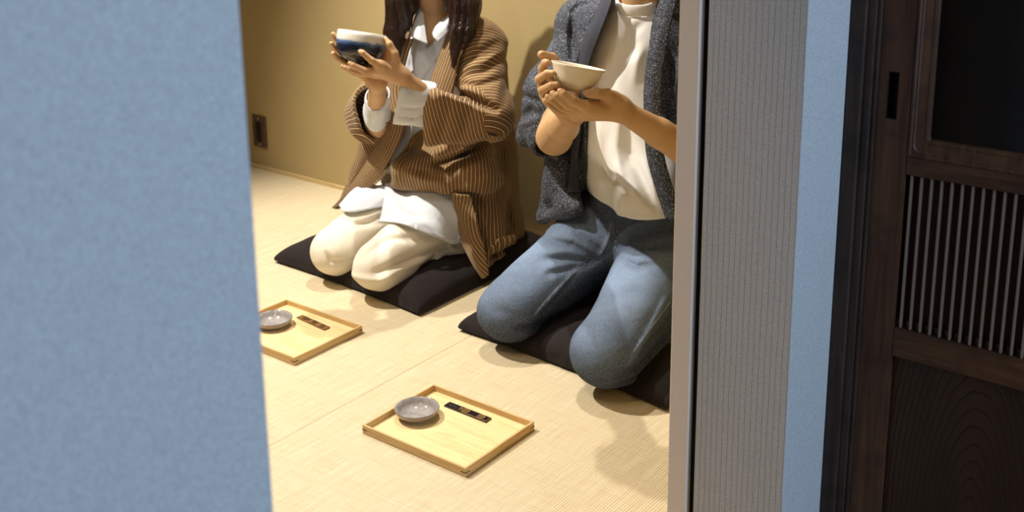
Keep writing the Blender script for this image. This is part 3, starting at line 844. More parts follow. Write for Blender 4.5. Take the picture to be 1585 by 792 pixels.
face_parts(bodyW, locW, MW, WS)
lp = union((ell(tuple(locW(0, -.0795, -.0600)), (.0185 * WS, .007 * WS, .0042 * WS)), 0), (ell(tuple(locW(0, -.0775, -.0690)), (.0155 * WS, .007 * WS, .0048 * WS)), 0))
sculpt('lips', lp, locW(0, -.08, -.065) - .03, locW(0, -.08, -.065) + .03, .0018, M_LIP, bodyW)
# nails on the near hand
def nail(J, par):
    for f_ in J['fingers']:
        a, b = f_[-2][0], f_[-1][0]; dr = (b - a) / np.linalg.norm(b - a)
        n = a - wB; n = n - dr * (n @ dr); n /= np.linalg.norm(n) + 1e-9
        c = b + n * .0042; u_ = np.cross(dr, n)
# hair
random.seed(4)
def strands(pts_list, r0, r1, n, spread, seed):
    rnd = random.Random(seed); out = []
    for i in range(n):
        o = np.array([rnd.gauss(0, 1), rnd.gauss(0, .7), 0]); o2 = o * .75 + np.array([rnd.gauss(0, .3), rnd.gauss(0, .3), 0])
        pts = []
        for k, (p, w) in enumerate(pts_list):
            t = k / (len(pts_list) - 1); oo = o * (1 - t) + o2 * t
            pts.append((np.array(p) + oo * w * spread + np.array([0, 0, rnd.uniform(-.012, .012) * (k == len(pts_list) - 1)]), r0 * (1 - t) + r1 * t))
        out.append(chain(pts, 0))
    return out
hm1 = union((chain([((-1.995, 2.15, .885), .052), ((-2.046, 2.118, .80), .048), (P(622, 4, Y=2.10), .043), (P(611, 50, Y=2.075), .030), (P(617, 92, Y=2.06), .008)], .01), 0))
hm2 = union((chain([((-1.930, 2.155, .885), .052), ((-1.886, 2.15, .80), .052), (P(718, 8, Y=2.145), .046), (P(714, 50, Y=2.115), .030), (P(704, 98, Y=2.085), .009)], .01), 0))
capc = locW(0, .018, .032)
cap = ell(tuple(capc), (.086 * WS, .103 * WS, .100 * WS)); facecut = ell(tuple(locW(0, -.085, -.045)), (.066 * WS, .07 * WS, .105 * WS))
backh = union((cone((-1.975, 2.20, .86), (-1.985, 2.275, .60), .085, .075, ((0, 1, .2), .45)), 0), (cone((-1.985, 2.275, .60), (-1.985, 2.30, .45), .075, .05, ((0, 1, 0), .35)), .03))
def hairf(p):
    d = smax(cap(p), -facecut(p), .012)
    d = smin(d, backh(p), .02)
    d = smin(d, smin(hm1(p), hm2(p), .0), .006)
    x, y, z = p[:, 0], p[:, 1], p[:, 2]
    s_ = (x + 1.97) * .81 + (y - 2.1) * .45; s_ = s_ * (1 + .9 * np.clip(.75 - z, -.2, .3)) + .006 * np.sin(z * 19 + s_ * 40)
    d = d + .0014 * np.sin(s_ * 950 + 2 * np.sin(z * 9)) + .0018 * np.sin(s_ * 331 + 1.3 * np.sin(z * 14)) + .0028 * np.sin(s_ * 140 + z * 12)
    return d
sculpt('hair', hairf, (-2.16, 1.98, .42), (-1.78, 2.36, 1.0), .0026, M_HAIR, woman, rl=0)

# trousers
tr = union((cone(wHipR, hkR + V(0, .01, .002), .098, .060), 0), (cone(wHipL, hkL + V(0, .01, .002), .098, .060), .012),
           (cone(wHipR, wHipL, .10), .05), (ell(tuple(hkR + V(0, -.002, -.004)), (.058, .060, .056)), .02), (ell(tuple(hkL + V(0, -.002, -.004)), (.058, .060, .056)), .02),
           (cone(hkR + V(0, .03, -.025), (-2.06, 2.30, .082), .050, .046), .018), (cone(hkL + V(.010, .03, -.025), (-1.915, 2.30, .082), .050, .046), .018),
           (ell((-1.868, 2.12, .078), (.035, .05, .03), -.5), .02))
tf = folds([([P(548, 425, Y=1.84), P(590, 432, Y=1.86), P(640, 415, Y=1.92), P(690, 400, Y=1.98)], .010, -.006),
            ([P(585, 418, Y=1.86), P(640, 398, Y=1.92), P(705, 385, Y=2.0)], .008, .006),
            ([P(610, 428, Y=1.86), P(650, 415, Y=1.92), P(672, 400, Y=1.98)], .006, .006),
            ([P(640, 425, Y=1.9), P(662, 412, Y=1.92), P(668, 402, Y=1.95)], .005, .007),
            ([P(655, 428, Y=1.9), P(680, 410, Y=1.95), P(712, 392, Y=2.)], .005, .006),
            ([P(560, 400, Y=1.84), P(600, 372, Y=1.9), P(660, 366, Y=2.0)], .010, .004),
            ([P(505, 392, Y=1.84), P(512, 405, Y=1.84), P(540, 408, Y=1.84)], .006, .004),
            ([P(540, 355, Y=1.9), P(580, 340, Y=1.95), P(610, 335, Y=2.0)], .007, .004),
            ([P(528, 340, Y=1.95), P(560, 352, Y=1.9), P(600, 352, Y=1.9)], .007, .003),
            ([P(690, 383, Y=2.0), P(700, 398, Y=2.0), P(715, 402, Y=2.)], .006, -.006)])
trf = lambda p: tr(p) + 2.1 * tf(p) + .0016 * wob(p, 26, 3)
trousersW = sculpt('trousers', trf, (-2.30, 1.74, .02), (-1.72, 2.44, .34), .0038, M_CREAM, woman)

# shirt
shv = union((cone((-1.995, 2.23, .26), (-1.993, 2.205, .56), .128, .098, ((0, 1, 0), .80)), 0), (cone((-2.06, 2.22, .26), (-1.95, 2.22, .26), .115), .03), (cone(wShR, wShL, .047), .05))
shc = half((-1.965, 2.11, .62), (0, -.35, 1)) # open neck
def shirtf(p):
    d = shv(p) + .0020 * wob(p, 34, 5) + shfold(p) * 1.4
    x, y, z = p[:, 0], p[:, 1], p[:, 2]
    zz = z
    c = pl(zz, [(.600, 0.0), (.635, .026), (.68, .050)])         # V at the neck
    v = np.maximum(np.abs(x + 1.968) - c, y - 2.19)
    v = np.maximum(v, .600 - z)
    return smax(d, -v, .004)
shfold = folds([([P(640, 60, Y=2.1), P(632, 100, Y=2.1), P(640, 135, Y=2.1)], .006, .004), ([P(672, 90, Y=2.1), P(650, 118, Y=2.1), P(642, 140, Y=2.1)], .007, .006),
                ([P(690, 70, Y=2.1), P(665, 105, Y=2.1), P(655, 120, Y=2.1)], .006, -.004), ([P(650, 82, Y=2.1), P(655, 100, Y=2.1), P(640, 120, Y=2.1)], .005, .004)])
shirt = sculpt('shirt', shirtf, (-2.25, 2.05, .22), (-1.74, 2.36, .68), .0034, M_SHIRT, woman)
# tails of the shirt over the thighs
lapW = lambda p: smin(trf(p), shv(p), .03)
def rows_on(f, rws, lift): return [[on(f, u, v, lift) for u, v in r] for r in rws]
sheet('shirt_tail', rows_on(lapW, [[(598, 290), (625, 292), (665, 292), (705, 292)], [(592, 318), (625, 320), (668, 322), (711, 326)], [(588, 334), (625, 338), (670, 346), (713, 352)], [(583, 349), (622, 352), (668, 367), (713, 374)]], .016), M_SHIRT, shirt, 26, 22, .003,
      lambda a, b: (.004 * math.sin(a * 7 + b * 2) + .0022 * math.sin(a * 17 - b * 6)) * math.sin(.4 + b * 2.4))
sheet('shirt_tail', rows_on(lapW, [[(560, 292), (585, 290), (607, 296)], [(545, 305), (575, 306), (607, 308)], [(528, 322), (543, 333), (607, 318)]], .010), M_SHIRT, shirt, 20, 16, .003, lambda a, b: .0025 * math.sin(a * 9 + b * 3) + .0015 * math.sin(a * 21 + b * 5))
sheet('placket', rows_on(lapW, [[(696, 296), (704, 296)], [(701, 320), (709, 320)], [(704, 345), (711, 346)], [(702, 362), (709, 366)], [(690, 366), (692, 372)], [(668, 362), (668, 367)], [(640, 353), (639, 358)]], .0195), M_SHIRT, shirt, 4, 50, .003)
# collar points
sheet('collar', [[P(651, 2, Y=2.15), P(652, 6, Y=2.15), P(654, 10, Y=2.15)], [P(643, 26, Y=2.125), P(648, 26, Y=2.115), P(656, 28, Y=2.12)], [P(637, 46, Y=2.105), P(647, 48, Y=2.088), P(659, 50, Y=2.100)], [P(636, 56, Y=2.10), P(648, 62, Y=2.082), P(662, 68, Y=2.088)]], M_SHIRT, shirt, 14, 16, .004)
sheet('collar', [[P(704, 16, Y=2.16), P(700, 22, Y=2.15), P(697, 30, Y=2.135)], [P(690, 28, Y=2.135), P(692, 36, Y=2.105), P(694, 46, Y=2.10)], [P(676, 40, Y=2.11), P(681, 46, Y=2.088), P(689, 54, Y=2.09)], [P(670, 52, Y=2.10), P(672, 58, Y=2.083), P(678, 64, Y=2.082)]], M_SHIRT, shirt, 14, 16, .004)
# shirt sleeves with turned-back cuffs
def tube_shell(items, k, th, cuts, wob_s=0, fold=None):
    u = union(*items)
    def f(p):
        d = u(p)
        if wob_s: d = d + wob_s * wob(p, 42, 7)
        if fold: d = d + fold(p)
        s = np.maximum(d, -(d + th))
        for c in cuts: s = smax(s, c(p), .003)
        return s
    return f
dL = (V(*wWrL) - wElL); dL /= np.linalg.norm(dL); dR = (V(*wWrR) - wElR); dR /= np.linalg.norm(dR)
cA = P(637, 158, Y=1.955)
cuL = tube_shell([(cone(P(668, 150, Y=1.995), P(620, 142, Y=1.915), .036, .034), 0), (cone(P(664, 172, Y=2.0), P(612, 168, Y=1.925), .040, .038), .03)], .02, .0055,
                 [half(P(616, 156, Y=1.92), (-.78, -.57, .26)), half(P(676, 170, Y=2.03), (.7, .7, 0))], .0016,
                 folds([([P(622, 165, Y=1.92), P(640, 168, Y=1.93), P(655, 166, Y=1.95)], .004, .003), ([P(618, 180, Y=1.92), P(640, 184, Y=1.93), P(655, 178, Y=1.95)], .004, .0035), ([P(628, 148, Y=1.92), P(645, 152, Y=1.93), P(658, 148, Y=1.95)], .004, -.002)]))
sculpt('cuff', cuL, (-2.05, 1.83, .36), (-1.70, 2.12, .68), .0030, M_SHIRT, shirt)
cuR = tube_shell([(cone(V(-2.055, 2.03, .43), P(585, 142, Y=1.945), .036, .030), 0), (cone(P(582, 188, Y=2.0), P(585, 165, Y=1.955), .027, .022), .02)], .02, .0045,
                 [half(P(586, 163, Y=1.945), (.30, -.78, .50))], .0014)
sculpt('cuff', cuR, (-2.20, 1.85, .32), (-1.88, 2.12, .60), .0030, M_SHIRT, shirt)
for z_, xx in ((.50, -1.972), (.44, -1.976), (.38, -1.98)):
    p_ = on(shv, *[float(a) for a in (650 + (.5 - z_) * -60, 104 + (.50 - z_) * 560)], .005)
for (u_, v_) in ((651, 78), (640, 112), (597, 302), (640, 130)):
    p_ = on(shirtf if v_ < 200 else lapW, u_, v_, .007 if v_ > 200 else .002)
    lathe('button', [(0, .0012), (.003, .0012), (.0045, .002), (.005, .001), (.0045, 0), (0, 0)], M_BUTTON, shirt, 16, tuple(p_), Matrix.Rotation(math.pi * .42, 3, 'X'))

# striped robe
sh = None
A_, B_, C_, D_, E_ = P(676, 152, Y=1.985), P(666, 205, Y=1.985), P(678, 238, Y=2.05), V(-1.757, 2.117, .455), P(756, 190, Y=2.14)
sleeveL = union((cone(A_, D_, .032, .052), 0), (cone(B_, D_ + V(0, 0, -.02), .034, .045), .04), (cone(C_, E_, .016, .030), .035), (cone((A_ + B_) / 2, (D_ + E_) / 2, .036, .045), .04),
                (cone(wShL + V(-.005, 0, -.005), D_ + V(.002, 0, 0), .068, .062), .035), (cone(P(742, 72, Y=2.18), D_, .068, .060), .04), (cone(P(716, 40, Y=2.19), P(745, 75, Y=2.2), .045, .062), .04))
sleeveR = union((cone(wShR + V(.0, .005, 0), wElR + V(-.03, .02, .02), .062, .070), 0), (cone(wElR + V(-.035, .01, .03), P(578, 155, Y=1.99), .062, .052, ((1, 0, .3), .8)), .03),
                (cone(P(570, 196, Y=2.03), P(585, 185, Y=1.99), .040, .034), .03))
bodyR = union((cone(P(750, 105, Y=2.24), P(756, 285, Y=2.26), .062, .072), 0), (cone((-1.995, 2.235, .56), (-1.995, 2.275, .30), .125, .170, ((0, 1, 0), .78)), .05), (cone((-1.995, 2.275, .30), (-1.99, 2.30, .08), .170, .195, ((0, 1, 0), .55)), .05),
              (cone(wShR + V(.01, 0, .004), wShL + V(-.01, 0, .004), .062), .05), (cone((-1.985, 2.225, .60), (-1.985, 2.235, .64), .07, .052), .03))
lapf = union((cone(P(628, 262, Y=2.06), P(735, 262, Y=2.13), .040, .060), 0), (cone(P(640, 222, Y=2.12), P(740, 232, Y=2.18), .035, .05), .05),
             (cone(P(610, 285, Y=2.05), P(690, 288, Y=2.075), .010, .013), .03), (cone(P(690, 288, Y=2.075), P(765, 276, Y=2.16), .013, .03), .03))
panR = union((cone(P(588, 205, Y=2.10), P(560, 268, Y=2.10), .050, .036, ((0, 1, 0), .6)), 0), (cone(P(560, 268, Y=2.10), P(530, 312, Y=2.08), .034, .010, ((0, 1, 0), .6)), .02),
             (cone(P(575, 250, Y=2.10), P(600, 250, Y=2.1), .03, .02, ((0, 1, 0), .6)), .02), (cone((-2.13, 2.17, .47), P(592, 225, Y=2.12), .045, .045), .03), (cone((-2.13, 2.2, .47), (-2.205, 2.28, .12), .06, .085), .03))
tailF = union((cone(P(742, 300, Y=2.17), P(752, 405, Y=2.12), .050, .018), 0), (cone(P(758, 300, Y=2.21), P(768, 385, Y=2.16), .050, .030), .03), (cone(P(756, 392, Y=2.12), P(790, 372, Y=2.14), .018, .020), .02))
xo = lambda z: (pl(z, [(.10, -2.17), (.15, -2.16), (.22, -2.11), (.30, -2.080), (.38, -2.060), (.44, -2.07), (.49, -2.08), (.56, -2.045), (.68, -2.035)]),
                pl(z, [(.10, -2.06), (.22, -2.04), (.36, -2.00), (.51, -1.955), (.66, -1.905), (.70, -1.90)]))
rf = folds([  # left sleeve
    ([P(690, 136, Y=2.03), P(725, 150, Y=2.06), P(766, 170, Y=2.1)], .010, .026), ([P(690, 146, Y=2.03), P(725, 161, Y=2.06), P(762, 178, Y=2.1)], .008, -.006), ([P(668, 256, Y=2.0), P(715, 240, Y=2.05), P(758, 214, Y=2.1)], .009, .022), ([P(778, 160, Y=2.1), P(786, 110, Y=2.12), P(783, 70, Y=2.15)], .010, .008), ([P(665, 133, Y=2.0), P(690, 136, Y=2.03), P(720, 130, Y=2.08)], .010, .006),
    ([P(712, 120, Y=2.08), P(745, 112, Y=2.08), P(775, 92, Y=2.12)], .009, .0055), ([P(705, 128, Y=2.06), P(740, 132, Y=2.07), P(776, 120, Y=2.1)], .008, .0055),
    ([P(720, 95, Y=2.1), P(745, 78, Y=2.1), P(772, 62, Y=2.15)], .010, .005), ([P(715, 106, Y=2.1), P(748, 95, Y=2.1), P(778, 76, Y=2.15)], .007, -.004),
    ([P(735, 60, Y=2.12), P(755, 48, Y=2.14), P(768, 52, Y=2.16)], .010, .004), ([P(700, 150, Y=2.02), P(690, 190, Y=2.0), P(680, 230, Y=1.98)], .010, .003),
    ([P(730, 165, Y=2.04), P(722, 190, Y=2.03), P(706, 225, Y=2.0)], .010, .003), ([P(672, 150, Y=1.98), P(668, 190, Y=1.98), P(664, 225, Y=1.98)], .010, -.003),
    # lap and skirt
    ([P(640, 215, Y=2.05), P(628, 240, Y=2.03), P(618, 275, Y=2.0)], .010, .006), ([P(690, 258, Y=2.06), P(665, 268, Y=2.03), P(640, 262, Y=2.02)], .012, .007),
    ([P(700, 290, Y=2.07), P(745, 262, Y=2.1), P(790, 215, Y=2.15)], .014, .006), ([P(655, 252, Y=2.05), P(700, 256, Y=2.08), P(770, 222, Y=2.15)], .013, .012),
    ([P(620, 262, Y=2.02), P(650, 280, Y=2.02), P(700, 285, Y=2.06)], .012, -.006), ([P(770, 225, Y=2.15), P(775, 260, Y=2.15), P(768, 292, Y=2.15)], .012, .007),
    ([P(735, 300, Y=2.15), P(750, 340, Y=2.15), P(752, 365, Y=2.15)], .014, .014), ([P(765, 330, Y=2.17), P(758, 370, Y=2.15), P(765, 392, Y=2.15)], .012, .008),
    ([P(758, 398, Y=2.12), P(775, 392, Y=2.12), P(796, 378, Y=2.12)], .008, .010), ([P(780, 300, Y=2.2), P(785, 340, Y=2.2), P(790, 365, Y=2.2)], .010, .007),
    ([P(600, 215, Y=2.07), P(580, 255, Y=2.07), P(555, 300, Y=2.07)], .008, .004), ([P(562, 240, Y=2.08), P(550, 270, Y=2.08), P(535, 300, Y=2.08)], .008, -.004)])
cutL = half(P(655, 185, Y=1.955), (-.79, -.60, .02)); cutR = half(P(588, 158, Y=1.965), (.22, -.80, .50))
# only the sleeve itself is opened
def hollow(fs, cut, p):
    d = fs(p); return np.maximum(d, -(d + .005)), d, cut(p)
def robef(p):
    x, y, z = p[:, 0], p[:, 1], p[:, 2]
    fo = 1.15 * rf(p) + .0022 * wob(p, 21, 1)
    body = smin(bodyR(p), tailF(p), .03) + fo
    body = smin(body, lapf(p) + fo, .03)
    body = smin(body, panR(p) + fo, .02)
    sl = sleeveL(p) + fo; sr = sleeveR(p) + fo * .6
    outer = smin(smin(body, sl, .004), sr, .010)
    # front opening
    a, b = xo(z)
    op = np.maximum(np.maximum(a - x, x - b), y - 2.20)
    shell = np.maximum(outer, -(outer + .009))
    shell = smax(shell, -op, .003)
    # sleeve mouths
    cl = np.where(sl < .012, cutL(p), -1.); near = (x > -1.96) & (y < 2.06) & (z > .33)
    shell = np.where(near & (sl < np.minimum(body, sr) + .012), smax(shell, cl, .003), shell)
    cr = cutR(p); nr = (x < -1.93) & (y < 2.05) & (z > .335) & (sr < body + .01)
    shell = np.where(nr, smax(shell, cr, .003), shell)
    shell = smax(shell, -(np.maximum(np.hypot(x + 1.98, (y - 2.165)) - .052, .57 - z)), .004)
    shell = np.maximum(shell, .030 - z)
    return shell
def robe_st(v):
    p = v.astype(f32); x, y, z = p[:, 0], p[:, 1], p[:, 2]
    dS = sleeveL(p); up = cone(wShL + V(-.005, 0, -.005), D_ + V(.002, 0, 0), .068, .062)(p); fo_ = union((cone(A_, D_, .032, .052), 0), (cone(B_, D_ + V(0, 0, -.02), .034, .045), .04), (cone(C_, E_, .016, .030), .035))(p)
    dB = smin(smin(bodyR(p), tailF(p), .03), smin(lapf(p), panR(p), .02), .03); dR_ = sleeveR(p)
    ua = (D_ - wShL); ua /= np.linalg.norm(ua); fa = V(.80, .58, .10)
    wv = .004 * wob(p, 18, 4)
    s_up = (p - wShL) @ ua - .5 * ((p - wShL) @ V(.3, .9, 0)) * .3 + wv
    s_fo = p @ fa / np.linalg.norm(fa) + .12 * z + wv * .6
    s_body = .27 * np.arctan2(x + 1.995, -(y - 2.30)) + wv * .5 - .04 * z
    rr = wElR - wShR; s_r = p @ V(.05, -.55, -.8) + wv
    s_p = x * .80 + z * .55 + wv * .5
    out = s_body
    out = np.where(panR(p) < np.minimum(bodyR(p), lapf(p)) - .002, s_p, out)
    out = np.where(dS < dB - .001, np.where(up < fo_, s_up, s_fo), out)
    out = np.where(dR_ < np.minimum(dB, dS) - .001, s_r, out)
    return out
robe = sculpt('robe', robef, (-2.40, 1.88, .0), (-1.62, 2.46, .73), .0036, M_STRIPE, woman, {'st': robe_st})
robeo = lambda p: smin(smin(smin(bodyR(p), lapf(p), .03), tailF(p), .03), panR(p), .02) + rf(p) * .5
def brow(v, us, y0, dy=(0, -.006, 0)): return [P(u, v, Y=y0 + d_) for u, d_ in zip(us, dy)]
sheet('collar_band', [brow(2, (700, 712, 724), 2.165), brow(34, (697, 709, 722), 2.128), brow(66, (688, 702, 718), 2.103), brow(98, (677, 692, 710), 2.088), brow(128, (667, 684, 704), 2.078), brow(165, (655, 675, 695), 2.072)], M_STRIPE, robe, 18, 40, .006)
sheet('collar_band', [brow(60, (640, 632, 624), 2.11), brow(90, (630, 621, 611), 2.095), brow(140, (620, 609, 598), 2.080), brow(190, (626, 611, 595), 2.060), brow(230, (613, 596, 579), 2.044), brow(270, (589, 571, 555), 2.036),
                      brow(303, (559, 544, 531), 2.036), brow(322, (524, 519, 514), 2.050)], M_STRIPE, robe, 18, 60, .006)
sheet('front_band', [[on(robeo, 699, 296, .006), on(robeo, 712, 296, .008), on(robeo, 728, 298, .006)], [P(706, 335, Y=2.085), P(720, 332, Y=2.08), P(736, 330, Y=2.09)], [P(715, 372, Y=2.07), P(731, 370, Y=2.06), P(746, 368, Y=2.07)],
                     [P(730, 405, Y=2.04), P(741, 402, Y=2.035), P(753, 398, Y=2.045)], [P(747, 431, Y=2.03), P(752, 429, Y=2.03), P(757, 425, Y=2.035)]], M_STRIPE, robe, 16, 40, .006, lambda a, b: .003 * math.sin(a * 3.1))

# her tea bowl
def bowl_mat(kind):
    t = NT(kind + '_glaze'); co = t.coord(); n = t.noise(co, 40, 3)
    sep = t.node('ShaderNodeSeparateXYZ'); t.l.new(co, sep.inputs[0])
    z = t.math('ADD', sep.outputs[2], t.math('MULTIPLY', t.math('SUBTRACT', n, .5), .010))
    if kind == 'blue':
        c = t.ramp(t.math('MULTIPLY', z, 1 / .075), [(0, rgb(24, 26, 38)), (.24, rgb(28, 32, 48)), (.26, rgb(130, 130, 145)), (.28, rgb(26, 30, 44)), (.52, rgb(34, 44, 70)), (.60, rgb(70, 98, 146)), (.655, rgb(120, 146, 180)), (.68, rgb(216, 214, 208)), (.74, rgb(240, 234, 222)), (1, rgb(240, 236, 226))])
        t.base(c, .16, .55)
    else:
        t.base(t.mix(n, rgb(238, 228, 208), rgb(230, 218, 194)), .22, .5)
    t.bump(t.noise(co, 90, 3), .08, .001); return t.m
def bowl(name, prof, mat, centre, axis_, label):
    z = Vector(axis_).normalized(); q = z.to_track_quat('Z', 'Y')
    o = lathe(name, prof, mat, None, 96, wob=.006)
    o.location = Vector(centre); o.rotation_euler = q.to_euler()
    return tag(o, label, 'tea bowl')
bprof = [(0, .006), (.020, .006), (.036, .010), (.0465, .020), (.0525, .034), (.0555, .050), (.0560, .066), (.0550, .0715), (.0565, .0735), (.0585, .0725), (.0595, .064), (.0595, .050), (.0570, .034), (.0510, .018), (.0400, .008), (.0265, .0045), (.0255, 0), (.0225, 0), (.0215, .003), (0, .003)]
wax = np.array([0, 0, 1.]) + cR * .15 + cF * .23; wax /= np.linalg.norm(wax)
bowl('tea_bowl', bprof, bowl_mat('blue'), wB - wax * .036 + cF * .004, wax, 'dark blue tea bowl with a cream rim held by the woman')
# ---- man ---------------------------------------------------------
mB = np.array([-1.252, 1.80, .682])
def M_(x, z, f): return mB + cR * x + cF * f + np.array([0, 0, z])
man = empty('person', (-1.33, 2.05, .05)); tag(man, 'man in a dark speckled robe, white tee and jeans kneeling with a white bowl', 'person')
mkR = P(789, 479, Z=.092); mkL = P(936, 545, Z=.092)
mHipR, mHipL = V(-1.42, 2.19, .205), V(-1.24, 2.19, .205)
mShR, mShL = V(-1.500, 2.185, .700), V(-1.160, 2.185, .700)
mElR = P(858, 212, Y=2.005); mElL = V(-1.075, 2.02, .475)
mWrR = M_(-.012, -.092, .028); mWrL = M_(.082, -.074, .000)
LM = dict(fingers=[
    [(M_(.022, -.064, -.030), .0112), (M_(-.012, -.046, -.050), .0092), (M_(-.030, -.032, -.050), .0080), (M_(-.036, -.027, -.047), .0066)],
    [(M_(.014, -.074, -.018), .0112), (M_(-.022, -.056, -.042), .0092), (M_(-.044, -.038, -.044), .0080), (M_(-.051, -.033, -.041), .0066)],
    [(M_(.004, -.082, -.006), .0108), (M_(-.032, -.064, -.030), .0088), (M_(-.054, -.048, -.034), .0076), (M_(-.061, -.042, -.032), .0064)],
    [(M_(-.004, -.088, .006), .0100), (M_(-.036, -.076, -.014), .0080), (M_(-.054, -.064, -.018), .0068), (M_(-.060, -.058, -.018), .0058)]],
    thumb=[(M_(.070, -.052, -.012), .0160), (M_(.058, -.040, -.026), .0128), (M_(.036, -.033, -.040), .0102), (M_(.018, -.0325, -.044), .0086)],
    pad=[(M_(.080, -.068, -.002), M_(.032, -.070, -.018), .019, .016), (M_(.066, -.052, -.010), M_(.076, -.064, -.004), .016, .018)])
RM = dict(fingers=[
    [(M_(-.066, -.022, .034), .0108), (M_(-.072, .004, .026), .0090), (M_(-.066, .018, .010), .0080), (M_(-.062, .020, .002), .0068)],
    [(M_(-.068, -.034, .020), .0110), (M_(-.078, -.014, .002), .0092), (M_(-.062, .002, -.018), .0080), (M_(-.050, .004, -.024), .0068)],
    [(M_(-.064, -.046, .010), .0108), (M_(-.072, -.034, -.010), .0090), (M_(-.054, -.020, -.028), .0078), (M_(-.042, -.017, -.031), .0066)],
    [(M_(-.056, -.056, .004), .0100), (M_(-.064, -.054, -.014), .0080), (M_(-.054, -.044, -.028), .0068), (M_(-.046, -.040, -.032), .0060)]],
    thumb=[(M_(-.030, -.050, .050), .0150), (M_(-.034, -.010, .066), .0120), (M_(-.052, .020, .052), .0100), (M_(-.074, .030, .034), .0086)],
    pad=[(M_(-.020, -.078, .026), M_(-.052, -.040, .026), .020, .016), (M_(-.03, -.05, .045), M_(-.022, -.075, .032), .018, .018)])
hLm = hand(LM, mWrL, (.0205, .0135)); hRm = hand(RM, mWrR, (.0205, .0135))
mprof = [(0, .006), (.016, .006), (.030, .010), (.0395, .020), (.0445, .032), (.0490, .046), (.0535, .0525), (.0555, .0530), (.0560, .0518), (.0525, .0470), (.0485, .034), (.0435, .020), (.0330, .0075), (.0200, .005), (.0195, 0), (.0165, 0), (.0160, .003), (0, .003)]
max_ = np.array([0, 0, 1.]) + cR * .19 + cF * .145; max_ /= np.linalg.norm(max_)
hLm = bowl_clear(mprof, mB + np.array([0, 0, .012]) - max_ * .050, max_, hLm); hRm = bowl_clear(mprof, mB + np.array([0, 0, .012]) - max_ * .050, max_, hRm)
aLm = union((hLm, 0), (chain([(mWrL, .0215), ((V(*mWrL) * .55 + mElL * .45), .030), (mElL, .040)], .01), .014), (cone(mElL, mShL, .040, .045), .01))
aRm = union((hRm, 0), (chain([(mWrR, .0225), ((V(*mWrR) * .5 + V(*mElR) * .5), .035), (mElR, .041)], .01), .014), (cone(mElR, mShR, .040, .045), .01))
b3 = box_of(jp(LM) + [mWrL, mElL], .052); b4 = box_of(jp(RM) + [mWrR, mElR], .052)
torsoM = union((cone((-1.33, 2.20, .26), (-1.33, 2.19, .62), .125, .130, ((0, 1, 0), .72)), 0), (cone(mShR, mShL, .052), .05),
               (cone(mShR, mElR, .045, .038), .02), (cone(mShL, mElL, .045, .038), .02), (cone(mHipR, mHipL, .095), .04),
               (cone(mHipR, mkR, .08, .055), .02), (cone(mHipL, mkL, .08, .055), .02), (cone(mkR, (-1.43, 2.27, .08), .05, .04), .01), (cone(mkL, (-1.22, 2.27, .08), .05, .04), .01))
headM, locM, MM = head_field((-1.315, 2.11, .955), 1.0, .15, .10, False)
neckM = union((cone((-1.325, 2.185, .72), (-1.318, 2.145, .88), .062, .056), 0), (headM, .02), (cone((-1.42, 2.185, .715), (-1.23, 2.185, .715), .04), .05))
arr = []
for f_, bx, hh in ((torsoM, ((-1.66, 1.66, .0), (-.95, 2.44, .80)), .010), (neckM, ((-1.50, 1.97, .66), (-1.14, 2.28, 1.14)), .0048), (aLm, b3, .0019), (aRm, b4, .0019)):
    v_, q_ = sdf_arrays(f_, bx[0], bx[1], hh); arr.append((relax(v_, q_, 1), q_))
bodyM = mesh_from('body', arr, M_SKINM, man)
face_parts(bodyM, locM, MM, 1.0)
capM = ell(tuple(locM(0, .016, .034)), (.083, .100, .094)); fcM = ell(tuple(locM(0, -.075, -.035)), (.085, .085, .092))
sculpt('hair', lambda p: smax(smax(capM(p), -fcM(p), .01) + .0015 * wob(p, 130, 2), (locM(0, 0, -.045)[2] - p[:, 2]), .01), (-1.45, 1.96, .87), (-1.18, 2.28, 1.12), .004, M_HAIR, man)

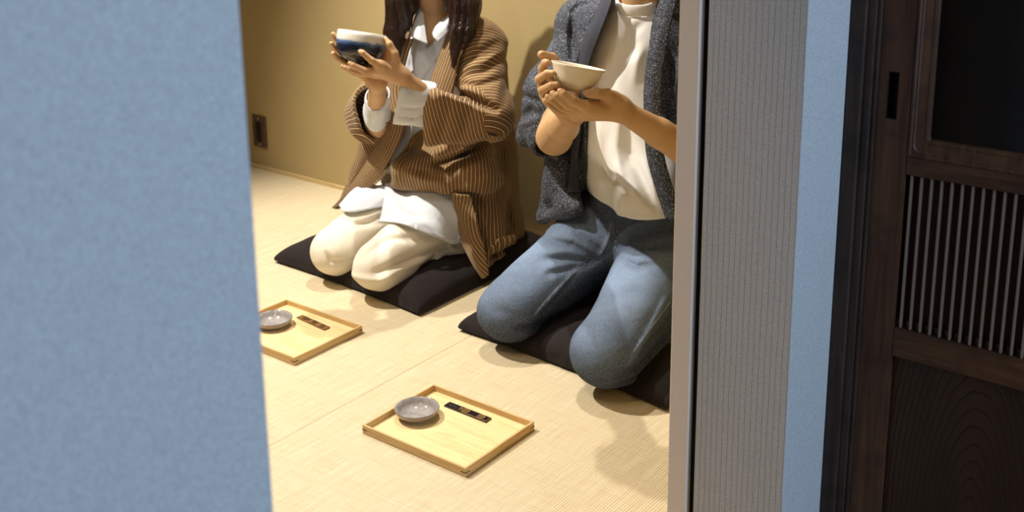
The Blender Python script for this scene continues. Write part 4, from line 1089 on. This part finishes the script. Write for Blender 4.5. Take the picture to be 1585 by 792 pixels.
# jeans
je = union((cone(mHipR, mkR + V(0, .012, .0), .108, .072), 0), (cone(mHipL, mkL + V(0, .012, .0), .108, .072), .014), (cone(mHipR, mHipL, .112), .05),
           (cone((-1.33, 2.16, .27), (-1.32, 2.15, .32), .115, .118, ((0, 1, 0), .85)), .04),
           (ell(tuple(mkR + V(0, -.002, -.002)), (.071, .070, .066)), .02), (ell(tuple(mkL + V(0, -.002, -.002)), (.071, .070, .066)), .02),
           (cone(mkR + V(0, .04, -.026), (-1.40, 2.30, .080), .060, .046), .015), (cone(mkL + V(.01, .04, -.026), (-1.19, 2.30, .080), .060, .046), .015))
jf = folds([([P(800, 500, Y=1.84), P(830, 498, Y=1.88), P(865, 480, Y=1.95)], .008, .008), ([P(820, 512, Y=1.84), P(850, 500, Y=1.9), P(885, 485, Y=1.98)], .008, .008),
            ([P(840, 400, Y=1.95), P(880, 398, Y=2.0), P(918, 402, Y=2.05)], .010, .009), ([P(845, 370, Y=2.0), P(885, 378, Y=2.03), P(925, 398, Y=2.05)], .010, .008),
            ([P(850, 420, Y=1.95), P(885, 412, Y=2.), P(912, 412, Y=2.0)], .008, .006), ([P(885, 350, Y=2.05), P(905, 370, Y=2.05), P(935, 392, Y=2.05)], .008, .005),
            ([P(1035, 470, Y=1.9), P(1000, 520, Y=1.85), P(970, 560, Y=1.8)], .006, -.004), ([P(960, 585, Y=1.75), P(1000, 572, Y=1.8), P(1036, 545, Y=1.85)], .009, .008),
            ([P(950, 600, Y=1.75), P(990, 590, Y=1.8), P(1030, 565, Y=1.85)], .006, .005), ([P(965, 400, Y=2.0), P(985, 410, Y=2.0), P(1010, 408, Y=2.0)], .009, .006),
            ([P(960, 385, Y=2.0), P(1000, 390, Y=2.0), P(1035, 385, Y=2.0)], .010, .005), ([P(948, 345, Y=2.02), P(944, 370, Y=2.02), P(930, 398, Y=2.02)], .004, -.004),
            ([P(905, 412, Y=1.95), P(860, 455, Y=1.9), P(828, 488, Y=1.86)], .0035, -.0035), ([P(900, 418, Y=1.95), P(860, 462, Y=1.9), P(826, 496, Y=1.86)], .004, .003),
            ([P(760, 440, Y=1.9), P(770, 470, Y=1.85), P(800, 485, Y=1.84)], .012, .002), ([P(900, 480, Y=1.85), P(940, 470, Y=1.82), P(985, 450, Y=1.9)], .014, .002)])
jef = lambda p: je(p) + 1.6 * jf(p) + .0018 * wob(p, 24, 8)
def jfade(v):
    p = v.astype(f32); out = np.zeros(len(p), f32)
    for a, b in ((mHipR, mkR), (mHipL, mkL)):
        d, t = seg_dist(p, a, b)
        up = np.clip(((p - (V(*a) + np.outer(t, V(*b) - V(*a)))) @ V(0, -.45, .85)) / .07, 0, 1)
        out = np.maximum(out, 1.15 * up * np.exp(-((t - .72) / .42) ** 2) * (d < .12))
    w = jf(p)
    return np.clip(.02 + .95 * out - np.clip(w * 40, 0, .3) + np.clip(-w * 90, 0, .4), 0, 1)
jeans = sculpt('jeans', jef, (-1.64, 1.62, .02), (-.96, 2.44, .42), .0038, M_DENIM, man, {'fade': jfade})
M_THREAD = m_plain('pale_stitching', rgb(150, 150, 150), .8)
def stitches(name, pts, f, par, r=.0009, lift=.0012, mat=M_THREAD, dash=.006):
    bm = bmesh.new(); P3 = [on(f, u, v, lift) for u, v in pts]; n = 60
    path = [catmull(P3, i / n) for i in range(n + 1)]
    for a, b in zip(path[::2], path[1::2]):
        a = Vector(a); b = Vector(b); d = (b - a).normalized(); s1 = d.orthogonal().normalized() * r; s2 = d.cross(s1)
        A = [bm.verts.new(a + x) for x in (s1, s2, -s1, -s2)]; B = [bm.verts.new(b + x) for x in (s1, s2, -s1, -s2)]
        bm.faces.new(A); bm.faces.new(B)
        for i in range(4): bm.faces.new((A[i], A[(i + 1) % 4], B[(i + 1) % 4], B[i]))
    return bm_obj(name, bm, mat, par)
stitches('seam_stitching', [(906, 408), (880, 430), (850, 460), (826, 488)], jef, jeans)
stitches('seam_stitching', [(1036, 468), (1018, 492), (998, 520), (980, 545)], jef, jeans)
stitches('seam_stitching', [(946, 346), (944, 360), (938, 378), (930, 392)], jef, jeans)
stitches('seam_stitching', [(951, 347), (949, 361), (944, 378), (937, 390)], jef, jeans)

# white tee
te = union((cone((-1.325, 2.165, .37), (-1.33, 2.18, .62), .145, .145, ((0, 1, 0), .74)), 0), (cone((-1.305, 2.13, .345), (-1.265, 2.12, .345), .095, .105), .05), (cone(mShR, mShL, .062), .05), (cone((-1.325, 2.18, .72), (-1.32, 2.165, .80), .085, .062), .04))
tef = folds([([P(985, 62, Y=2.05), P(968, 85, Y=2.05), P(958, 110, Y=2.05)], .012, .006), ([P(975, 60, Y=2.05), P(985, 45, Y=2.05), P(1000, 30, Y=2.05)], .010, .004),
             ([P(1000, 70, Y=2.0), P(990, 95, Y=2.0), P(986, 125, Y=2.0)], .010, -.005), ([P(960, 75, Y=2.0), P(952, 105, Y=2.0), P(948, 140, Y=2.0)], .010, .006),
             ([P(962, 180, Y=2.0), P(955, 230, Y=2.0), P(962, 300, Y=2.0), P(960, 330, Y=2.)], .012, -.008), ([P(975, 190, Y=2.), P(980, 250, Y=2.0), P(1008, 310, Y=2.0)], .012, .008),
             ([P(925, 190, Y=2.0), P(928, 240, Y=2.0), P(945, 285, Y=2.0)], .012, -.006), ([P(935, 250, Y=2.0), P(948, 270, Y=2.0), P(965, 290, Y=2.0)], .010, .007),
             ([P(905, 260, Y=2.0), P(902, 290, Y=2.0), P(905, 310, Y=2.0)], .010, .005), ([P(985, 240, Y=2.0), P(1000, 280, Y=2.0), P(1022, 330, Y=2.0)], .010, .007),
             ([P(1000, 255, Y=2.0), P(1012, 285, Y=2.0), P(1018, 310, Y=2.0)], .007, -.005), ([P(912, 318, Y=2.0), P(950, 335, Y=2.0), P(1000, 345, Y=2.0)], .012, -.004)])
def teef(p):
    z = p[:, 2]
    d = te(p) + 1.6 * tef(p) + .0022 * wob(p, 22, 6)
    s = smax(d, .315 + .006 * np.sin(p[:, 0] * 22 + .5) - z, .004)
    nk = np.maximum(np.sqrt((p[:, 0] + 1.318) ** 2 + (p[:, 1] - 2.155) ** 2) - .057, .765 + (p[:, 1] - 2.155) * .35 - z)
    s = smax(s, -nk, .004)
    return smax(s, z - .835, .004)
tee = sculpt('t_shirt', teef, (-1.60, 1.98, .28), (-1.06, 2.36, .86), .0038, M_TEE, man)
# ribbed collar: a torus band round the neck
def collarf(p):
    q = p - V(-1.318, 2.155, .783); q = q @ np.array(Matrix.Rotation(.32, 3, 'X'), dtype=f32)
    r = np.hypot(q[:, 0], q[:, 1]); return np.hypot((r - .063) * 2.0, q[:, 2] * .62) - .0095
sculpt('collar', collarf, (-1.43, 2.04, .68), (-1.21, 2.27, .85), .0028, M_TEE, tee)

# dark speckled robe
mcR = P(838, 208, Y=2.02)
mslR = union((cone(mShR + V(0.005, 0, -.01), P(860, 140, Y=2.08), .066, .062), 0), (cone(P(850, 135, Y=2.09), P(815, 212, Y=2.06), .042, .026), .05), (cone(P(856, 150, Y=2.07), P(850, 212, Y=2.04), .062, .052), .04))
mslL = union((cone(mShL + V(0, 0, -.01), mElL + V(.01, .0, .03), .078, .080), 0),)
mbR = union((cone((-1.33, 2.195, .66), (-1.33, 2.22, .40), .180, .195, ((0, 1, 0), .80)), 0), (cone((-1.33, 2.22, .40), (-1.33, 2.27, .10), .185, .235, ((0, 1, 0), .55)), .05),
            (cone(mShR, mShL, .075), .05), (cone((-1.325, 2.19, .70), (-1.32, 2.21, .80), .095, .075), .03),
            (cone(P(872, 258, Y=2.10), P(843, 332, Y=2.07), .050, .016), .03), (cone(P(840, 337, Y=2.06), P(893, 322, Y=2.04), .012, .014), .02), (cone(P(872, 285, Y=2.09), P(880, 312, Y=2.06), .040, .030), .03),
            (cone((-1.14, 2.10, .50), (-1.10, 2.08, .34), .05, .05), .03))
mf = folds([([P(887, 18, Y=2.1), P(884, 50, Y=2.1), P(886, 90, Y=2.1)], .007, .010), ([P(940, 0, Y=2.1), P(918, 40, Y=2.1), P(903, 95, Y=2.1)], .005, .008),
            ([P(885, 18, Y=2.12), P(895, 8, Y=2.12), P(915, 5, Y=2.12)], .006, .006), ([P(860, 60, Y=2.1), P(866, 90, Y=2.08), P(868, 100, Y=2.05)], .010, .005),
            ([P(802, 145, Y=2.08), P(830, 155, Y=2.03), P(855, 165, Y=2.0)], .007, .007), ([P(808, 180, Y=2.05), P(825, 170, Y=2.03), P(840, 178, Y=2.0)], .008, .006),
            ([P(805, 195, Y=2.05), P(820, 188, Y=2.03), P(832, 185, Y=2.0)], .006, -.004), ([P(1030, 75, Y=2.1), P(1040, 100, Y=2.1), P(1042, 130, Y=2.1)], .006, .007),
            ([P(1038, 150, Y=2.1), P(1042, 200, Y=2.1), P(1044, 240, Y=2.1)], .010, .006), ([P(1010, 170, Y=2.06), P(1020, 230, Y=2.05), P(1035, 300, Y=2.05)], .008, .006),
            ([P(905, 60, Y=2.08), P(895, 85, Y=2.08), P(893, 100, Y=2.08)], .010, -.005)])
mo = lambda z: (pl(z, [(.20, -1.40), (.32, -1.405), (.42, -1.425), (.50, -1.425), (.63, -1.410), (.70, -1.388), (.76, -1.372), (.82, -1.365)]),
                pl(z, [(.20, -1.10), (.32, -1.135), (.43, -1.180), (.55, -1.232), (.63, -1.248), (.76, -1.256), (.82, -1.262)]))
mcutR = half(P(846, 208, Y=2.00), (.72, -.44, -.52)); mcutL = half(mElL + V(-.028, -.045, .02), (-.50, -.75, .25))
def mrobef(p):
    x, y, z = p[:, 0], p[:, 1], p[:, 2]
    fo = 1.25 * mf(p) + .0024 * wob(p, 20, 9)
    b = mbR(p) + fo; sr = mslR(p) + fo; sl = mslL(p) + fo
    outer = smin(smin(b, sr, .012), sl, .012)
    shell = np.maximum(outer, -(outer + .009))
    a, c = mo(z)
    shell = smax(shell, -np.maximum(np.maximum(a - x, x - c), y - 2.20), .003)
    nr = (x < -1.42) & (y < 2.12) & (z < .60) & (sr < b + .012)
    shell = np.where(nr, smax(shell, mcutR(p), .003), shell)
    nl = (y < 2.06) & (x > -1.13) & (sl < b + .015)
    shell = np.where(nl, smax(shell, mcutL(p), .003), shell)
    shell = smax(shell, -np.maximum(np.hypot(x + 1.32, y - 2.155) - .070, .66 - z), .004)
    # clear the lap: the front ends above the thighs
    shell = smax(shell, -np.maximum(np.maximum(-1.395 - x, x + 1.10), np.maximum(y - 2.18, z - .33)), .004)
    return np.maximum(shell, .03 - z)
mrobe = sculpt('robe', mrobef, (-1.74, 1.90, .0), (-.93, 2.44, .86), .0040, M_INDIGO, man)
mro = lambda p: mbR(p) + mf(p) * .4
M_BAND = m_cloth('dark_band_cloth', rgb(70, 72, 82), .8, 400, .4, .2)
sheet('collar_band', [[on(mro, 954, -4, .010), on(mro, 946, -4, .012), on(mro, 937, -4, .008)], [on(mro, 946, 22, .010), on(mro, 936, 20, .010), on(mro, 926, 20, .006)], [on(mro, 932, 58, .009), on(mro, 920, 58, .010), on(mro, 908, 58, .006)],
                      [on(mro, 917, 100, .008), on(mro, 909, 100, .009), on(mro, 900, 100, .005)], [on(mro, 905, 180, .007), on(mro, 900, 180, .007), on(mro, 892, 180, .005)], [on(mro, 897, 250, .007), on(mro, 890, 250, .007), on(mro, 882, 250, .005)], [on(mro, 893, 300, .007), on(mro, 886, 300, .007), on(mro, 878, 300, .005)]],
      M_BAND, mrobe, 12, 50, .005)
sheet('collar_band', [[P(u + d_, v, Y=y_ - (.006 if d_ == 12 else 0)) for d_ in (0, 12, 26)] for u, v, y_ in ((1023, -4, 2.085), (1011, 45, 2.050), (999, 120, 2.022), (998, 180, 2.016), (1002, 240, 2.02), (1017, 295, 2.03), (1033, 342, 2.04))], M_INDIGO, mrobe, 12, 50, .006)
# his white bowl
bowl('tea_bowl', mprof, bowl_mat('white'), mB + np.array([0, 0, .012]) - max_ * .050, max_, 'white flared bowl held by the man')

cushion(-2.028, 2.145, .572, .56, [(hkR[0], 1.93, .07, .022), (hkL[0], 1.93, .07, .022), (-1.99, 2.2, .16, .02)], 'black floor cushion under the woman', math.radians(-3.0))
cushion(-1.312, 2.105, .606, .56, [(mkR[0], 1.90, .08, .026), (mkL[0], 1.86, .08, .026), (-1.33, 2.2, .18, .02)], 'black floor cushion under the man in jeans', math.radians(-4.0))
